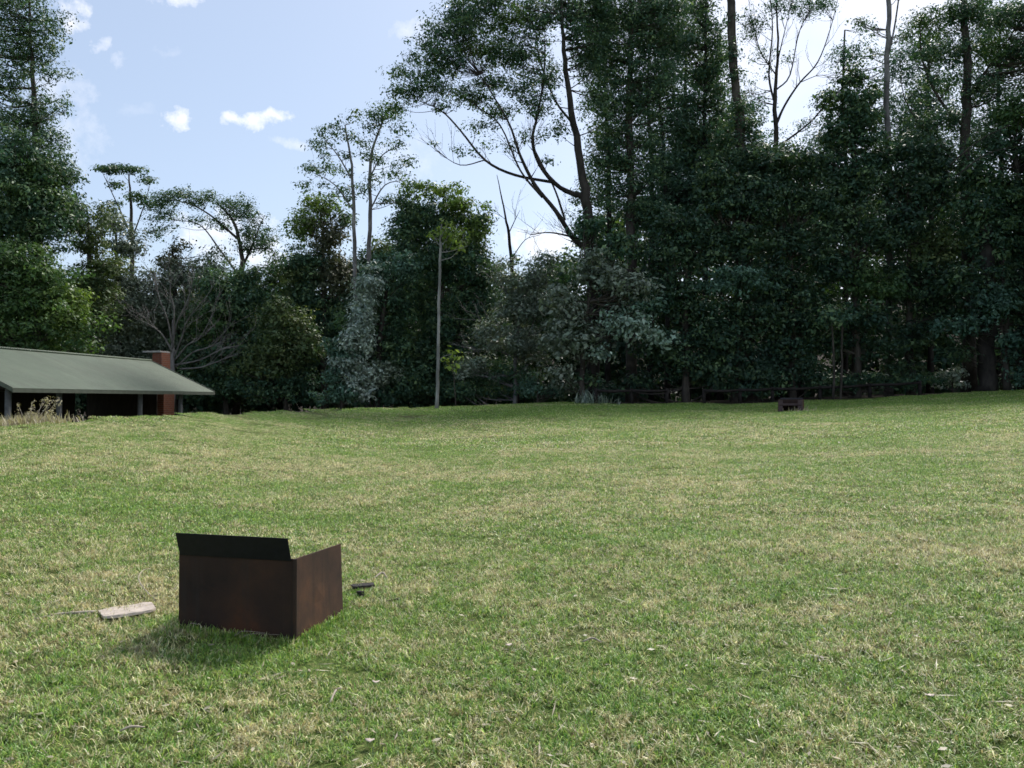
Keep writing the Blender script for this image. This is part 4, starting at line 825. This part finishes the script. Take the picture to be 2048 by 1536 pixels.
tree('leafy_bush', 'small bluish bush in shade at the left end of the log barrier', 'bush', 33.5, [(1075, None, .04), (1075, 780, .03), (1075, 760, .02)],
     [(1070, 770, 26, 24), (1100, 780, 34, 18), (1130, 770, 30, 22, 0, 'grey')], 'blue', dens=1.1, rc=.3, ls=.14)
for (px, Yd, lab) in ((2260, 31, 'dark forest tree at the far right beyond the lawn edge'), (2420, 27, 'spreading dark forest tree furthest right beside the lawn'), (2620, 23, 'dark forest tree nearest the viewer on the right')):
    tree('forest_tree', lab, 'tree', Yd, [(px, None, .25), (px, 500, .2), (px, 250, .1), (px, 0, .05)], [(px, -60, 110, 100), (px - 60, 30, 80, 80), (px, 120, 110, 90), (px - 70, 260, 90, 80), (px + 70, 260, 90, 80), (px, 380, 130, 90), (px, 530, 130, 90), (px, 680, 120, 70)], 'dark', dens=1.0, rc=.6, ls=.2)
# strappy tussock at the corner of the forest
def tussock(px, py, n, l0, l1, w, mat, name, label, cat, Yd=None, sp_=.25):
    c = hit(px, py) if Yd is None else None
    if c is None: c = P(px, 800, Yd); c[2] = float(gz(c[0], Yd))
    r = np.random.default_rng(px); b = c + np.stack([r.normal(0, sp_, n), r.normal(0, sp_, n), 0 * r.random(n)], 1); b[:, 2] = gz(b[:, 0], b[:, 1])
    az = r.uniform(0, 6.283, n); el = np.radians(r.uniform(8, 60, n)); L = r.uniform(l0, l1, n)
    d = np.stack([np.cos(az) * np.sin(el), np.sin(az) * np.sin(el), np.cos(el)], 1); s = np.stack([-np.sin(az), np.cos(az), 0 * az], 1) * (w / 2)
    m1 = b + d * (L * .5)[:, None]; tp_ = b + d * L[:, None]; tp_[:, 2] -= .35 * L * np.sin(el)
    V = np.concatenate([np.stack([b - s, b + s, m1 + s, m1 - s], 1), np.stack([m1 - s, m1 + s, tp_ + s * .1, tp_ - s * .1], 1)])
    tn = np.stack([r.random(n), r.uniform(.7, 1.2, n), r.random(n)], 1)
    root = empty(name, c); tag(root, label, cat); link('foliage', quads_mesh(name, V, np.concatenate([tn, tn])), mat, root); return root
tussock(1178, 806, 120, .35, .75, .035, M['silver'], 'tussock', 'pale strappy tussock at the left end of the log barrier', 'tussock', sp_=.32)
tussock(1205, 808, 60, .25, .5, .03, M['grey'], 'tussock', 'smaller grey tussock just right of the pale strappy one', 'tussock', sp_=.3)
tussock(1600, 822, 60, .12, .25, .02, M['straw'], 'tussock', 'dry straw tuft at the foot of the small distant fire pit', 'tussock', sp_=.3)
# dry shrub before the shelter
for (px, lab, n) in ((12, 'tan dry grass clump at the left edge before the shelter', 900), (58, 'tan dry grass clump below the shelter eave second from left edge', 700), (96, 'small tan dry grass clump ending nearest the first full shelter post', 260)):
    Yd = 14.9; c = P(px, 842, Yd)
    r = tussock(px, 0, n, .16, .34 if px < 90 else .24, .014, M['straw'], 'dry_grass_clump', lab, 'grass clump', Yd=Yd, sp_=.24)
    zz = P(px, 842, Yd)[2] - float(gz(c[0], Yd)); r.location.z += 0
def dry_shrub():
    c = P(75, 800, 15.2); c[2] = float(gz(c[0], 15.2)); root = empty('dry_shrub', c); tag(root, 'sparse dry stemmed shrub standing behind the tan grass clumps', 'shrub')
    b = MB(); rnd = random.Random(3); tips = []
    for i in range(16):
        x = rnd.uniform(-.55, .35); h = rnd.uniform(.25, .55); e = c + [x + rnd.uniform(-.2, .2), rnd.uniform(-.25, .25), h]
        b.tube([c + [x * .5, 0, -.02], c + [x * .8, 0, h * .5], e], [.008, .006, .003], 4); tips.append(e); tips.append(e - [0, 0, .09])
    b.build('stems', M['ash'], root)
    r = np.random.default_rng(2); V, tn = leaves(np.array(tips), np.full((len(tips), 3), .06), np.full(len(tips), 10), .045, r); link('leaves', quads_mesh('leaves', V, tn), M['straw'], root)
dry_shrub()
# ---- log barrier along the forest foot
br = empty('log_barrier', hit(1263, 806)); tag(br, 'low dark post and rail log barrier along the foot of the forest', 'barrier')
by = 31.9
def gp(px, Yd, h): p = P(px, 800, Yd); p[2] = float(gz(p[0], Yd)) + h; return p
pp_ = [(1192, 31.6), (1263, 31.8), (1334, 32.0), (1408, 32.2), (1480, 32.4), (1545, 32.6), (1640, 32.8), (1740, 33.0), (1840, 33.1)]
for (px, Yd) in pp_:
    b = MB(); b.tube([gp(px, Yd, -.1), gp(px, Yd, .60)], [.075, .07], 10, wob=.06); b.build('post', M['log'], br, smooth=True)
for (a_, b__) in zip(pp_[:-1], pp_[1:]):
    if a_[0] in (1334,): continue
    b = MB(); m_ = gp((a_[0] + b__[0]) / 2, (a_[1] + b__[1]) / 2 - .1, .49); b.tube([gp(a_[0] + 1.5, a_[1] - .1, .52), m_, gp(b__[0] - 1.5, b__[1] - .1, .52)], [.062, .055, .05], 9, wob=.08); b.build('rail', M['log'], br, smooth=True)
# ---- the woods behind, one mass
def woods():
    r = np.random.default_rng(77); cl = []; rad = []
    prof_x = [-700, 0, 250, 420, 560, 700, 900, 1050, 1200, 1400, 1700, 2048, 2700]; prof_y = [300, 520, 600, 620, 600, 560, 520, 580, 440, 350, 350, 350, 300]
    for i in range(3600):
        px = r.uniform(-600, 2650); Yd = r.uniform(43, 56); top = np.interp(px, prof_x, prof_y) + r.uniform(-15, 40)
        c = P(px, r.uniform(top, 815), Yd); c[2] = max(c[2], float(gz(c[0], Yd)) + .3); cl.append(c); rad.append(r.uniform(.9, 1.6))
    cl = np.array(cl); rad = np.array(rad)[:, None] * np.array([1, 1, .7])
    V, tn = leaves(cl, rad, np.full(len(cl), 105), .34, r, .25, .5); tn[:, 1] *= .85
    o = link('distant_woods', quads_mesh('distant_woods', V, tn), M['dark']); tag(o, 'dark mass of forest foliage filling in behind the front trees', 'woods', kind='stuff')
woods()
print('LEAVES', NL, 'TILES', len(pts))
